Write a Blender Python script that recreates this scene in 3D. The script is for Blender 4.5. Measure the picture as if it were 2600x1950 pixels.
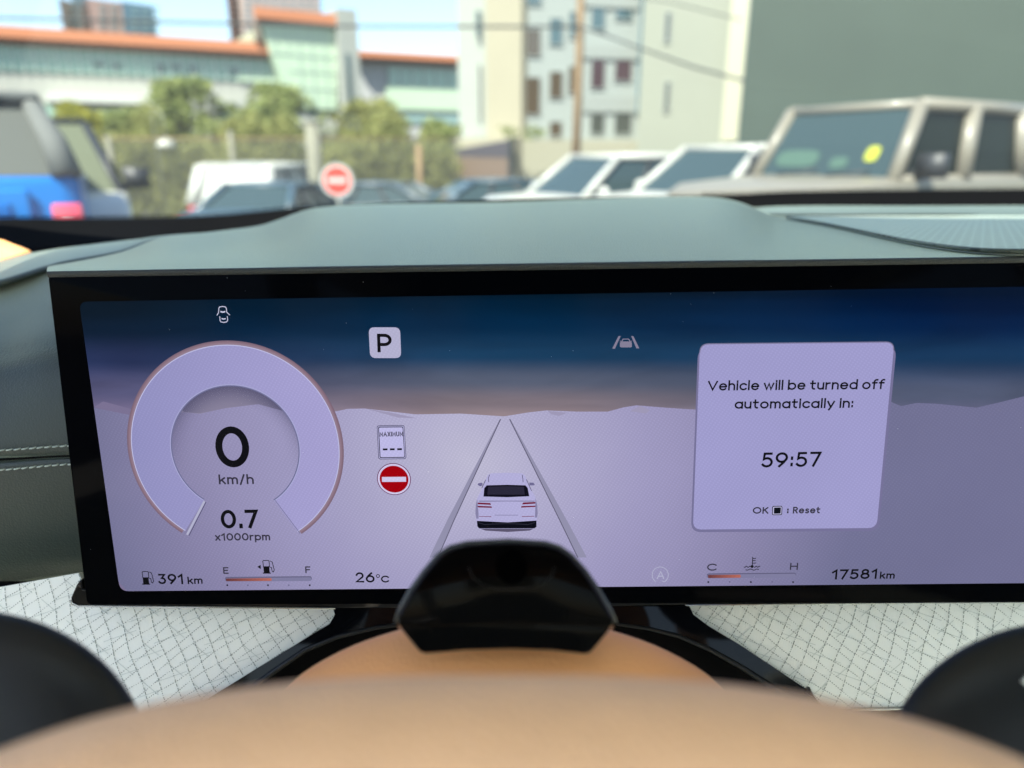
import bpy, bmesh, math, random
from mathutils import Vector, Matrix
random.seed(7)
R = math.radians
for o in list(bpy.data.objects): bpy.data.objects.remove(o, do_unlink=True)
scene = bpy.context.scene
COL = scene.collection

# ---------------------------------------------------------------- camera
F = 1800.0                    # focal length in pixels of the 2600 px wide photograph
PITCH = R(17.7); CAM = Vector((0, 0, 1.45))
cd = bpy.data.cameras.new('camera'); cam = bpy.data.objects.new('camera', cd); COL.objects.link(cam)
cam.location = CAM; cam.rotation_euler = (R(90) - PITCH, 0, 0)
cd.sensor_fit = 'HORIZONTAL'; cd.sensor_width = 36; cd.lens = 36 * F / 2600
cd.clip_start = 0.01; cd.clip_end = 2000
cd.dof.use_dof = True; cd.dof.focus_distance = 0.455; cd.dof.aperture_fstop = cd.lens / 6.5
cd.dof.aperture_blades = 0
scene.camera = cam

# ---------------------------------------------------------------- world, sun, exposure
SUN_EL, SUN_AZ = R(52), R(205)      # azimuth clockwise from +Y: behind and left of the car
w = bpy.data.worlds.new('World'); scene.world = w; w.use_nodes = True
nt = w.node_tree; nt.nodes.clear()
sky = nt.nodes.new('ShaderNodeTexSky'); sky.sky_type = 'NISHITA'; sky.sun_disc = False
sky.sun_elevation = SUN_EL; sky.sun_rotation = SUN_AZ; sky.air_density = 1.0; sky.dust_density = 0.9; sky.ozone_density = 1.0
bg = nt.nodes.new('ShaderNodeBackground'); bg.inputs[1].default_value = 0.088
wo = nt.nodes.new('ShaderNodeOutputWorld')
nt.links.new(sky.outputs[0], bg.inputs[0]); nt.links.new(bg.outputs[0], wo.inputs[0])
sd = bpy.data.lights.new('sun', 'SUN'); so = bpy.data.objects.new('sun', sd); COL.objects.link(so)
sd.energy = 3.9; sd.angle = R(0.5); sd.color = (1.0, 0.95, 0.86)
sdir = Vector((math.sin(SUN_AZ) * math.cos(SUN_EL), math.cos(SUN_AZ) * math.cos(SUN_EL), math.sin(SUN_EL)))
so.rotation_euler = (-sdir).to_track_quat('-Z', 'Y').to_euler()
EXPO = 1.82
scene.view_settings.view_transform = 'Standard'; scene.view_settings.look = 'None'
scene.view_settings.exposure = EXPO; scene.view_settings.gamma = 1
scene.render.resolution_x = 1024; scene.render.resolution_y = 768
scene.cycles.max_bounces = 8; scene.cycles.diffuse_bounces = 4; scene.cycles.transparent_max_bounces = 16

# ---------------------------------------------------------------- helpers
cp, sp = math.cos(PITCH), math.sin(PITCH)
def ray(px, py):
    u, v = px - 1300, py - 975
    return Vector((u, -v * sp + F * cp, -v * cp - F * sp))
def P(px, py, Y):                    # the point seen at this spot of the picture, Y metres ahead
    d = ray(px, py); return CAM + d * (Y / d.y)
RT, UP, BK = Vector((1, 0, 0)), Vector((0, sp, cp)), Vector((0, -cp, sp))
def cv(x, y, z): return RT * x + UP * y + BK * z
# plane of the instrument display, from the vanishing points of its edges
SD = cv(0, -9600, -F).normalized()                   # down the glass
SR = cv(84000, 800, F); SR = (SR - SD * SR.dot(SD)).normalized()    # along the glass
SN = SR.cross(-SD).normalized()                      # towards the driver
S0 = CAM + ray(1300, 1110).normalized() * 0.45
def S(px, py, off=0.0):
    d = ray(px, py); t = (S0 - CAM).dot(SN) / d.dot(SN); return CAM + d * t + SN * off
def st(px, py):
    q = S(px, py) - S0; return q.dot(SR), -q.dot(SD)
def ST(s, t, off=0.0): return S0 + SR * s - SD * t + SN * off
def lin(c):
    return tuple((x / 255 / 12.92) if x / 255 <= 0.04045 else ((x / 255 + 0.055) / 1.055) ** 2.4 for x in c)

def link(name, me, mat=None, parent=None, smooth=False):
    o = bpy.data.objects.new(name, me); COL.objects.link(o)
    if mat is not None:
        for m in (mat if isinstance(mat, (list, tuple)) else [mat]): me.materials.append(m)
    if parent is not None: o.parent = parent
    if smooth:
        for p in me.polygons: p.use_smooth = True
    return o
def tag(o, label=None, cat=None, group=None, kind=None):
    if label: o['label'] = label
    if cat: o['category'] = cat
    if group: o['group'] = group
    if kind: o['kind'] = kind
    return o
def empty(name, loc=(0, 0, 0), rz=0, parent=None):
    o = bpy.data.objects.new(name, None); COL.objects.link(o); o.location = loc; o.rotation_euler = (0, 0, rz)
    o.empty_display_size = 0.1
    if parent is not None: o.parent = parent
    return o
def mesh(verts, faces, uv=None, midx=None):
    me = bpy.data.meshes.new('m'); me.from_pydata([tuple(v) for v in verts], [], faces)
    if uv is not None:
        L = me.uv_layers.new(name='UVMap')
        for p in me.polygons:
            for li in p.loop_indices: L.data[li].uv = uv[me.loops[li].vertex_index]
    if midx is not None:
        for p, i in zip(me.polygons, midx): p.material_index = i
    me.update(); return me
class MB:                                            # collects shapes into ONE mesh
    def __init__(s): s.v, s.f, s.m = [], [], []
    def add(s, vs, fs, mi=0):
        n = len(s.v); s.v += [Vector(v) for v in vs]; s.f += [tuple(i + n for i in f) for f in fs]; s.m += [mi] * len(fs); return s
    def box(s, a, b, mi=0):
        x0, y0, z0 = [min(p, q) for p, q in zip(a, b)]; x1, y1, z1 = [max(p, q) for p, q in zip(a, b)]
        vs = [(x0, y0, z0), (x1, y0, z0), (x1, y1, z0), (x0, y1, z0), (x0, y0, z1), (x1, y0, z1), (x1, y1, z1), (x0, y1, z1)]
        return s.add(vs, [(0, 3, 2, 1), (4, 5, 6, 7), (0, 1, 5, 4), (1, 2, 6, 5), (2, 3, 7, 6), (3, 0, 4, 7)], mi)
    def prism(s, pts, vec, mi=0):                    # polygon extruded along a vector
        n = len(pts); pts = [Vector(p) for p in pts]; vec = Vector(vec)
        vs = pts + [p + vec for p in pts]
        fs = [tuple(range(n)), tuple(range(2 * n - 1, n - 1, -1))] + [(i, n + i, n + (i + 1) % n, (i + 1) % n) for i in range(n)]
        return s.add(vs, fs, mi)
    def tube(s, pts, r, k=8, mi=0, cap=True):
        pts = [Vector(p) for p in pts]; n = len(pts); rs = r if isinstance(r, (list, tuple)) else [r] * n
        vs = []; a = None
        for i, p in enumerate(pts):
            d = (pts[min(i + 1, n - 1)] - pts[max(i - 1, 0)]).normalized()
            if a is None: a = d.orthogonal().normalized()
            a = (a - d * a.dot(d)).normalized(); b = d.cross(a)
            for j in range(k):
                t = 2 * math.pi * j / k; vs.append(p + (a * math.cos(t) + b * math.sin(t)) * rs[i])
        fs = [(i * k + j, i * k + (j + 1) % k, (i + 1) * k + (j + 1) % k, (i + 1) * k + j) for i in range(n - 1) for j in range(k)]
        if cap: fs += [tuple(range(k - 1, -1, -1)), tuple(range((n - 1) * k, n * k))]
        return s.add(vs, fs, mi)
    def build(s, name, mat, parent=None, smooth=False):
        return link(name, mesh(s.v, s.f, midx=s.m), mat, parent, smooth)
def grid(name, fn, nu, nv, mat, parent=None, thick=0, smooth=True):
    vs = [fn(i / nu, j / nv) for j in range(nv + 1) for i in range(nu + 1)]
    uv = [(i / nu, j / nv) for j in range(nv + 1) for i in range(nu + 1)]
    fs = [(j * (nu + 1) + i, j * (nu + 1) + i + 1, (j + 1) * (nu + 1) + i + 1, (j + 1) * (nu + 1) + i) for j in range(nv) for i in range(nu)]
    o = link(name, mesh(vs, fs, uv), mat, parent, smooth)
    if thick:
        m = o.modifiers.new('t', 'SOLIDIFY'); m.thickness = abs(thick); m.offset = -1 if thick > 0 else 1
    return o
def bevel(o, w, seg=3):
    m = o.modifiers.new('b', 'BEVEL'); m.width = w; m.segments = seg; m.limit_method = 'ANGLE'; m.angle_limit = R(35)
    for p in o.data.polygons: p.use_smooth = True
    return o
def interp(tab, x):                                  # piecewise smooth table lookup: [(x, a, b, ...)]
    if x <= tab[0][0]: return tab[0][1:]
    if x >= tab[-1][0]: return tab[-1][1:]
    for i in range(len(tab) - 1):
        if x <= tab[i + 1][0]:
            h = tab[i + 1][0] - tab[i][0]; t = (x - tab[i][0]) / h; out = []
            for k in range(1, len(tab[0])):
                y0, y1 = tab[i][k], tab[i + 1][k]
                m0 = (y1 - tab[i - 1][k]) / (tab[i + 1][0] - tab[i - 1][0]) * h if i > 0 else y1 - y0
                m1 = (tab[i + 2][k] - y0) / (tab[i + 2][0] - tab[i][0]) * h if i + 2 < len(tab) else y1 - y0
                t2, t3 = t * t, t * t * t
                out.append(y0 * (2 * t3 - 3 * t2 + 1) + m0 * (t3 - 2 * t2 + t) + y1 * (-2 * t3 + 3 * t2) + m1 * (t3 - t2))
            return tuple(out)

# ---------------------------------------------------------------- materials
def mat(name, col, rough=0.6, metal=0, spec=0.5, emit=None, estr=1.0, coat=0, vary=0, vscale=8, bump=0, bscale=300, alpha=None):
    m = bpy.data.materials.new(name); m.use_nodes = True; n = m.node_tree; b = n.nodes['Principled BSDF']
    b.inputs['Base Color'].default_value = (*col, 1); b.inputs['Roughness'].default_value = rough
    b.inputs['Metallic'].default_value = metal; b.inputs['Specular IOR Level'].default_value = spec
    b.inputs['Coat Weight'].default_value = coat; b.inputs['Coat Roughness'].default_value = 0.03
    tc = n.nodes.new('ShaderNodeTexCoord')
    if vary:
        no = n.nodes.new('ShaderNodeTexNoise'); no.inputs['Scale'].default_value = vscale; no.inputs['Detail'].default_value = 5
        mx = n.nodes.new('ShaderNodeMix'); mx.data_type = 'RGBA'
        mx.inputs[6].default_value = (*[c * (1 - vary) for c in col], 1); mx.inputs[7].default_value = (*[min(1, c * (1 + vary)) for c in col], 1)
        n.links.new(tc.outputs['Object'], no.inputs['Vector']); n.links.new(no.outputs[0], mx.inputs[0]); n.links.new(mx.outputs[2], b.inputs['Base Color'])
    if bump:
        vo = n.nodes.new('ShaderNodeTexVoronoi'); vo.inputs['Scale'].default_value = bscale
        n2 = n.nodes.new('ShaderNodeTexNoise'); n2.inputs['Scale'].default_value = bscale * 0.7; n2.inputs['Detail'].default_value = 6
        ad = n.nodes.new('ShaderNodeMath'); ad.operation = 'ADD'
        bp = n.nodes.new('ShaderNodeBump'); bp.inputs['Strength'].default_value = bump; bp.inputs['Distance'].default_value = 0.0006
        n.links.new(tc.outputs['Object'], vo.inputs['Vector']); n.links.new(tc.outputs['Object'], n2.inputs['Vector'])
        n.links.new(vo.outputs[0], ad.inputs[0]); n.links.new(n2.outputs[0], ad.inputs[1])
        n.links.new(ad.outputs[0], bp.inputs['Height']); n.links.new(bp.outputs[0], b.inputs['Normal'])
    if emit is not None:
        b.inputs['Emission Color'].default_value = (*emit, 1); b.inputs['Emission Strength'].default_value = estr
    return m
def weave(m, amp, base=None):                        # the fine dotted structure of the lit panel, plus slow unevenness
    base = base or EK; n = m.node_tree; b = n.nodes['Principled BSDF']
    uv = n.nodes.new('ShaderNodeUVMap'); mp = n.nodes.new('ShaderNodeMapping'); mp.inputs['Rotation'].default_value = (0, 0, R(31)); n.links.new(uv.outputs[0], mp.inputs[0])
    no = n.nodes.new('ShaderNodeTexNoise'); no.inputs['Scale'].default_value = 1.3; no.inputs['Detail'].default_value = 4; n.links.new(uv.outputs[0], no.inputs[0])
    ds = n.nodes.new('ShaderNodeVectorMath'); ds.operation = 'MULTIPLY_ADD'; ds.inputs[1].default_value = (.03, .03, 0); n.links.new(no.outputs[1], ds.inputs[0]); n.links.new(mp.outputs[0], ds.inputs[2])
    ws_ = []
    for ax, sc in (('X', 15), ('Y', 19)):
        wv = n.nodes.new('ShaderNodeTexWave'); wv.bands_direction = ax; wv.inputs['Scale'].default_value = sc; wv.inputs['Distortion'].default_value = 0; n.links.new(ds.outputs[0], wv.inputs[0]); ws_.append(wv)
    ml = n.nodes.new('ShaderNodeMath'); ml.operation = 'MULTIPLY'; n.links.new(ws_[0].outputs[1], ml.inputs[0]); n.links.new(ws_[1].outputs[1], ml.inputs[1])
    ad = n.nodes.new('ShaderNodeMath'); ad.operation = 'ADD'; n.links.new(ml.outputs[0], ad.inputs[0]); n.links.new(no.outputs[0], ad.inputs[1])
    mr = n.nodes.new('ShaderNodeMapRange'); mr.inputs[1].default_value = .2; mr.inputs[2].default_value = 1.6; mr.inputs[3].default_value = base * (1 - amp * 1.6); mr.inputs[4].default_value = base * (1 + amp * 3.4)
    n.links.new(ad.outputs[0], mr.inputs[0]); n.links.new(mr.outputs[0], b.inputs['Emission Strength'])
EK = 2 ** -EXPO                                      # lit screens keep their brightness whatever the exposure
def screen_mat(name, rgb, k=1.0, tex=0.05):          # a lit patch of the display under its cover glass
    m = mat(name, (0.001, 0.001, 0.002), rough=0.10, spec=0.015, emit=lin(rgb), estr=EK * k)
    if tex: weave(m, tex, EK * k)
    return m
M = {}
M['leather'] = mat('dash_leather', (0.014, 0.028, 0.027), rough=0.40, spec=0.42, vary=0.18, vscale=9, bump=0.3, bscale=800)
M['leather_edge'] = mat('hood_edge_leather', (0.02, 0.025, 0.025), rough=0.6, bump=0.5, bscale=900)
_b = M['leather'].node_tree.nodes['Principled BSDF']; _b.inputs['Sheen Weight'].default_value = .72; _b.inputs['Sheen Roughness'].default_value = .4; _b.inputs['Sheen Tint'].default_value = (.84, .96, .76, 1)
M['garnish'] = mat('garnish_plastic', (0.05, 0.068, 0.060), rough=0.42, spec=.7, bump=0.2, bscale=1200); _g = M['garnish'].node_tree.nodes['Principled BSDF']
for _k in ('Weight', 'Roughness', 'Tint'): _g.inputs['Sheen ' + _k].default_value = _b.inputs['Sheen ' + _k].default_value
M['tan'] = mat('tan_leather', (0.85, 0.40, 0.16), rough=0.5, spec=0.4, vary=0.06, vscale=20, bump=0.4, bscale=800)
M['beige'] = mat('beige_leather', (0.80, 0.49, 0.30), rough=0.5, spec=0.4, vary=0.09, vscale=60, bump=0.7, bscale=500)
M['piano'] = mat('piano_black', (0.002, 0.0025, 0.004), rough=0.05, spec=0.18)
M['pod'] = mat('pod_black', (0.0008, 0.0009, 0.0012), rough=0.08, spec=0.05)
M['bezel'] = mat('display_glass', (0.0006, 0.0009, 0.0018), rough=0.07, spec=0.015)
M['satin'] = mat('satin_black', (0.004, 0.0055, 0.008), rough=0.36, spec=0.3)
M['chrome'] = mat('satin_chrome', (0.5, 0.52, 0.52), rough=0.25, metal=1)
M['dark'] = mat('matt_black', (0.004, 0.004, 0.0045), rough=0.8, spec=0.05)
M['thread'] = mat('pale_thread', (0.42, 0.5, 0.47), rough=0.8)
M['headliner'] = mat('headliner', (0.80, 0.79, 0.74), rough=0.9)
M['ivory'] = mat('ivory_leather', (0.8, 0.74, 0.64), rough=0.6, vary=.05)  # unseen cabin surfaces, kept pale to bounce light forward
M['white_mark'] = mat('white_print', (0.7, 0.75, 0.75), rough=0.6)

# ---------------------------------------------------------------- lettering drawn with pen strokes
def arc(cx, cy, rx, ry, a0, a1, n=20):
    return [(cx + rx * math.cos(R(a0 + (a1 - a0) * i / n)), cy + ry * math.sin(R(a0 + (a1 - a0) * i / n))) for i in range(n + 1)]
X = 0.70
_bowl = lambda cx=.34: arc(cx, .35, .34, .35, 0, 360, 28)
G = {
 '0': (.72, [arc(.36, .5, .36, .5, 0, 360, 32)]), '1': (.36, [[(0, .76), (.3, 1), (.3, 0)]]),
 '2': (.62, [arc(.3, .70, .29, .30, 165, -35, 16) + [(0, 0), (.62, 0)]]),
 '3': (.60, [[(.04, 1), (.54, 1), (.26, .6)] + arc(.27, .30, .31, .30, 90, -150, 18)]),
 '5': (.60, [[(.54, 1), (.1, 1), (.06, .56)] + arc(.27, .32, .32, .32, 118, -145, 20)]),
 '6': (.66, [arc(.33, .33, .33, .33, 0, 360, 26), [(.46, 1), (.2, .72), (.04, .46)]]),
 '7': (.58, [[(0, 1), (.58, 1), (.18, 0)]]),
 '8': (.64, [arc(.32, .27, .32, .27, 0, 360, 26), arc(.32, .77, .25, .23, 0, 360, 24)]),
 '9': (.66, [arc(.33, .67, .33, .33, 0, 360, 26), [(.2, 0), (.46, .28), (.62, .54)]]),
 ':': (.06, [[(.03, .06), (.03, .16)], [(.03, .56), (.03, .66)]]), '.': (.1, [[(.05, 0), (.05, .09)]]),
 '/': (.36, [[(0, -.12), (.36, 1.05)]]), '-': (.4, [[(0, .4), (.4, .4)]]),
 'V': (.84, [[(0, 1), (.42, 0), (.84, 1)]]), 'E': (.5, [[(.5, 1), (0, 1), (0, 0), (.5, 0)], [(0, .52), (.44, .52)]]),
 'F': (.5, [[(.5, 1), (0, 1), (0, 0)], [(0, .5), (.44, .5)]]), 'C': (.8, [arc(.5, .5, .5, .5, 42, 318, 24)]),
 'H': (.7, [[(0, 0), (0, 1)], [(.7, 0), (.7, 1)], [(0, .52), (.7, .52)]]),
 'O': (1.0, [arc(.5, .5, .5, .5, 0, 360, 32)]), 'K': (.64, [[(0, 0), (0, 1)], [(.6, 1), (.04, .46)], [(.2, .6), (.64, 0)]]),
 'R': (.6, [[(0, 0), (0, 1), (.3, 1)] + arc(.3, .75, .26, .25, 90, -90, 12) + [(0, .5)], [(.26, .5), (.58, 0)]]),
 'P': (.6, [[(0, 0), (0, 1), (.3, 1)] + arc(.3, .7, .3, .3, 90, -90, 14) + [(0, .4)]]),
 'A': (.8, [[(0, 0), (.4, 1), (.8, 0)], [(.14, .33), (.66, .33)]]),
 'M': (.72, [[(0, 0), (0, 1), (.36, .25), (.72, 1), (.72, 0)]]), 'X': (.66, [[(0, 0), (.66, 1)], [(0, 1), (.66, 0)]]),
 'I': (.0, [[(0, 0), (0, 1)]]), 'U': (.68, [[(0, 1), (0, .34)] + arc(.34, .34, .34, .34, 180, 360, 16) + [(.68, 1)]]),
 'a': (.66, [_bowl(), [(.66, 0), (.66, X)]]), 'b': (.66, [_bowl(), [(0, 0), (0, 1.05)]]),
 'c': (.58, [arc(.34, .35, .34, .35, 45, 315, 20)]), 'd': (.66, [_bowl(), [(.66, 0), (.66, 1.05)]]),
 'e': (.66, [[(.02, .36)] + [(.66, .36)] + arc(.34, .35, .33, .35, 3, 318, 24)]),
 'f': (.4, [arc(.4, .78, .25, .27, 80, 180, 10) + [(.15, 0)], [(0, X - .02), (.4, X - .02)]]),
 'h': (.54, [[(0, 0), (0, 1.05)], [(0, .42)] + arc(.27, .43, .27, .27, 180, 0, 12) + [(.54, 0)]]),
 'i': (.02, [[(.01, 0), (.01, X)], [(.01, .93), (.01, 1.03)]]), 'k': (.5, [[(0, 0), (0, 1.05)], [(.48, X), (.03, .3)], [(.2, .45), (.52, 0)]]),
 'l': (.02, [[(.01, 0), (.01, 1.05)]]),
 'm': (.9, [[(0, 0), (0, X)], [(0, .45)] + arc(.225, .46, .225, .24, 180, 0, 12) + [(.45, 0)], [(.45, .45)] + arc(.675, .46, .225, .24, 180, 0, 12) + [(.9, 0)]]),
 'n': (.54, [[(0, 0), (0, X)], [(0, .42)] + arc(.27, .43, .27, .27, 180, 0, 12) + [(.54, 0)]]),
 'o': (.68, [_bowl()]), 'p': (.66, [_bowl(), [(0, -.3), (0, X)]]),
 'r': (.36, [[(0, 0), (0, X)], [(0, .38)] + arc(.3, .4, .3, .29, 180, 80, 8)]),
 's': (.46, [arc(.25, .52, .2, .17, 40, 215, 10) + arc(.23, .18, .23, .18, 50, -140, 12)]),
 't': (.44, [[(.16, .95), (.16, .22)] + arc(.36, .22, .2, .22, 180, 275, 8), [(0, X - .02), (.42, X - .02)]]),
 'u': (.54, [[(0, X), (0, .27)] + arc(.27, .27, .27, .27, 180, 360, 12), [(.54, X), (.54, 0)]]),
 'w': (.9, [[(0, X), (.24, 0), (.45, X), (.66, 0), (.9, X)]]), 'x': (.52, [[(0, 0), (.52, X)], [(0, X), (.52, 0)]]),
 'y': (.6, [[(0, X), (.31, 0)], [(.6, X), (.3, 0), (.14, -.3)]]),
}
def ribbon(mb, pts, w, fn, closed=None, cap=False):             # flat pen stroke through 2D points, mapped by fn(x, y)
    pts = [Vector((p[0], p[1])) for p in pts]; pts = [p for i, p in enumerate(pts) if i == 0 or (p - pts[i - 1]).length > 1e-6]; n = len(pts)
    closed = (pts[0] - pts[-1]).length < 1e-4 if closed is None else closed
    if cap and not closed:
        pts[0] = pts[0] + (pts[0] - pts[1]).normalized() * w / 2; pts[-1] = pts[-1] + (pts[-1] - pts[-2]).normalized() * w / 2
    if closed: pts = pts[:-1]; n -= 1
    L, Rr = [], []
    for i in range(n):
        a = pts[i] - pts[i - 1] if (i > 0 or closed) else pts[1] - pts[0]
        b = pts[(i + 1) % n] - pts[i] if (i < n - 1 or closed) else a
        a, b = a.normalized(), b.normalized(); na, nb = Vector((-a.y, a.x)), Vector((-b.y, b.x))
        m = (na + nb); m = m.normalized() if m.length > 1e-3 else na
        k = min(1 / max(m.dot(na), 0.3), 1.9) * w / 2
        L.append(pts[i] + m * k); Rr.append(pts[i] - m * k)
    vs = [fn(p.x, p.y) for p in L] + [fn(p.x, p.y) for p in Rr]
    fs = [(i, (i + 1) % n, n + (i + 1) % n, n + i) for i in range(n if closed else n - 1)]
    mb.add(vs, fs)
def text_width(s, gap): return sum((0.34 if c == ' ' else G[c][0] + gap) for c in s) - gap
OFF = [0.00030]
def flat(o):                                          # display surface coordinates as UV
    me = o.data; L = me.uv_layers.new(name='UVMap')
    for l in me.loops:
        q = me.vertices[l.vertex_index].co - S0; L.data[l.index].uv = (q.dot(SR) * 10, q.dot(SN.cross(SR)) * 10)
    return o
def write(name, s, x0, x1, yb0, cap, w, m, parent, yb1=None, gap=0.24, off=0.0006, plane=None):
    """text from pixel x0 to x1 on the display, baseline at yb0, cap height and pen width in pixels"""
    w *= 1.28
    a = st(x0, yb0); b = st(x1, yb0 if yb1 is None else yb1); top = st((x0 + x1) / 2, yb0 - cap); mid = st((x0 + x1) / 2, yb0)
    H = top[1] * 1.0 - mid[1]; H = abs(H); ww = w / cap
    ax = Vector((b[0] - a[0], b[1] - a[1])); nat = text_width(s, gap + ww * .5) * H + ww * H
    k = ax.length / nat; ux = ax.normalized(); uy = Vector((0, 1))
    mb = MB(); x = ww / 2; n = 0
    for c in s:
        if c == ' ': x += .34; continue
        wd, paths = G[c]
        for p in paths:
            n += 1
            q = [((x + px_) * k, ww / 2 + py_ * (1 - ww)) for px_, py_ in p]
            def fn(u, v, n=n):
                d = Vector(a) + ux * (u * H) + uy * (v * H)
                return ST(d.x, d.y, off + n * 2e-6)
            ribbon(mb, q, ww, fn, cap=True)
        x += wd + gap + ww * .5
    return flat(mb.build(name, m, parent))
def stroke(name, paths, w, m, parent, off=0.0006):   # pen lines given in pixels on the display
    mb = MB(); w = w * 0.00025
    for k, p in enumerate(paths):
        q = [st(*c) for c in p]
        ribbon(mb, q, w, lambda u, v, k=k: ST(u, v, off + k * 2e-6), closed=(len(p) > 2 and p[0] == p[-1]))
    return flat(mb.build(name, m, parent))
def patch(name, pts, m, parent, off=0.0005, thick=0):  # filled outline given in pixels on the display
    mb = MB(); mb.add([S(x, y, off) for x, y in pts], [tuple(range(len(pts)))])
    return flat(mb.build(name, m, parent))
def patches(name, polys, m, parent, off=0.0005):
    mb = MB()
    for k, pts in enumerate(polys): mb.add([S(x, y, off + k * 2e-6) for x, y in pts], [tuple(range(len(pts)))])
    return flat(mb.build(name, m, parent))
def rrect(c, r, n=6):                                # rounded quad from four corners TL TR BR BL
    c = [Vector(p) for p in c]; out = []
    for i in range(4):
        p = c[i]; a = (c[i - 1] - p).normalized() * r; b = (c[(i + 1) % 4] - p).normalized() * r
        for k in range(n + 1):
            t = k / n; out.append(tuple(p + a * (1 - t) ** 2 + b * t ** 2))
    return out
def ell(cx, cy, rx, ry, n=40, lean=0): return [(cx + rx * math.cos(2 * math.pi * i / n) + lean * math.sin(2 * math.pi * i / n) * ry, cy + ry * math.sin(2 * math.pi * i / n)) for i in range(n)]

# ================================================================ the instrument display
disp = empty('instrument_display', S(1300, 1110, -0.02))
tag(disp, 'wide lit instrument display with lavender desert picture and round speed dial standing on the dashboard', 'display')
INV = Matrix.Translation(-disp.location)
EX = 3500                                            # the glass runs on past the right edge of the frame
gt = lambda a: 697 - 43 * (a - 121) / 2829; gb = lambda a: 1536 - 7 * (a - 220) / 2730; at_ = lambda a: 766 - 42 * (a - 201) / 2699; ab = lambda a: 1501 - 23 * (a - 305) / 2595
glass = rrect([(121, 697), (EX, gt(EX)), (EX, gb(EX)), (220, 1536)], 16)
def slab(name, outline, o0, o1, m, parent):
    mb = MB(); mb.prism([S(x, y, o0) for x, y in outline], SN * (o1 - o0)); return mb.build(name, m, parent)
hs = slab('housing', rrect([(117, 691), (EX + 4, gt(EX) - 6), (EX + 4, gb(EX) + 3), (216, 1538)], 18), -0.018, -0.0030, M['satin'], disp); bevel(hs, 0.0012)
gl = slab('bezel', glass, -0.0030, 0.0, M['bezel'], disp); bevel(gl, 0.0006)
mb = MB(); mb.tube([S(x, y, -0.0018) for x, y in glass + glass[:1]], 0.00035, 6); mb.build('edge_trim', M['chrome'], disp, True)

# the picture on the screen: dusk sky over pale hills
ACT = rrect([(201, 766), (EX - 50, at_(EX)), (EX - 50, ab(EX)), (305, 1501)], 22)
def sky_picture():
    m = mat('picture_of_dusk_sky', (0.001, 0.001, 0.002), rough=0.12, spec=0.015, emit=(1, 1, 1), estr=EK); n = m.node_tree; b = n.nodes['Principled BSDF']
    uv = n.nodes.new('ShaderNodeUVMap'); sx = n.nodes.new('ShaderNodeSeparateXYZ'); n.links.new(uv.outputs[0], sx.inputs[0])
    def ramp(stops, x):
        mr = n.nodes.new('ShaderNodeMapRange'); mr.inputs[1].default_value = yy(1060); mr.inputs[2].default_value = yy(740)
        n.links.new(sx.outputs[1], mr.inputs[0]); r = n.nodes.new('ShaderNodeValToRGB'); r.color_ramp.interpolation = 'B_SPLINE' if False else 'EASE'
        for k, (t, c) in enumerate(stops):
            e = r.color_ramp.elements[k] if k < 2 else r.color_ramp.elements.new(t); e.position = t; e.color = (*lin(c), 1)
        n.links.new(mr.outputs[0], r.inputs[0]); return r
    yy = lambda py: st(1300, py)[1] * 10; xx = lambda px: st(px, 1000)[0] * 10
    L = ramp([(0, (118, 108, 140)), (1, (2, 16, 30)), (.2, (84, 84, 118)), (.45, (38, 50, 86)), (.7, (6, 28, 50)), (.85, (3, 22, 38))], 0)
    Cc = ramp([(0, (148, 131, 137)), (1, (0, 20, 34)), (.12, (124, 113, 122)), (.3, (84, 92, 112)), (.5, (24, 60, 92)), (.75, (2, 38, 68)), (.9, (0, 30, 54))], 0)
    Rr = ramp([(0, (108, 108, 138)), (1, (0, 18, 44)), (.2, (80, 88, 112)), (.5, (22, 54, 88)), (.75, (2, 30, 68)), (.9, (0, 22, 56))], 0)
    def mixx(a, bb, x0, x1):
        mr = n.nodes.new('ShaderNodeMapRange'); mr.inputs[1].default_value = xx(x0); mr.inputs[2].default_value = xx(x1); n.links.new(sx.outputs[0], mr.inputs[0])
        mx = n.nodes.new('ShaderNodeMix'); mx.data_type = 'RGBA'; n.links.new(mr.outputs[0], mx.inputs[0]); n.links.new(a, mx.inputs[6]); n.links.new(bb, mx.inputs[7]); return mx.outputs[2]
    c = mixx(mixx(L.outputs[0], Cc.outputs[0], 350, 1150), Rr.outputs[0], 1450, 2300)
    no = n.nodes.new('ShaderNodeTexNoise'); no.inputs['Scale'].default_value = 0.9; no.inputs['Detail'].default_value = 4; no.inputs['Distortion'].default_value = .6
    mp = n.nodes.new('ShaderNodeMapping'); mp.inputs['Scale'].default_value = (1, 4.5, 1); n.links.new(uv.outputs[0], mp.inputs[0]); n.links.new(mp.outputs[0], no.inputs[0])
    mr = n.nodes.new('ShaderNodeMapRange'); mr.inputs[1].default_value = .35; mr.inputs[2].default_value = .75; mr.inputs[3].default_value = .9 * EK; mr.inputs[4].default_value = 1.25 * EK
    n.links.new(no.outputs[0], mr.inputs[0]); n.links.new(mr.outputs[0], b.inputs['Emission Strength'])
    n.links.new(c, b.inputs['Emission Color']); return m
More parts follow.
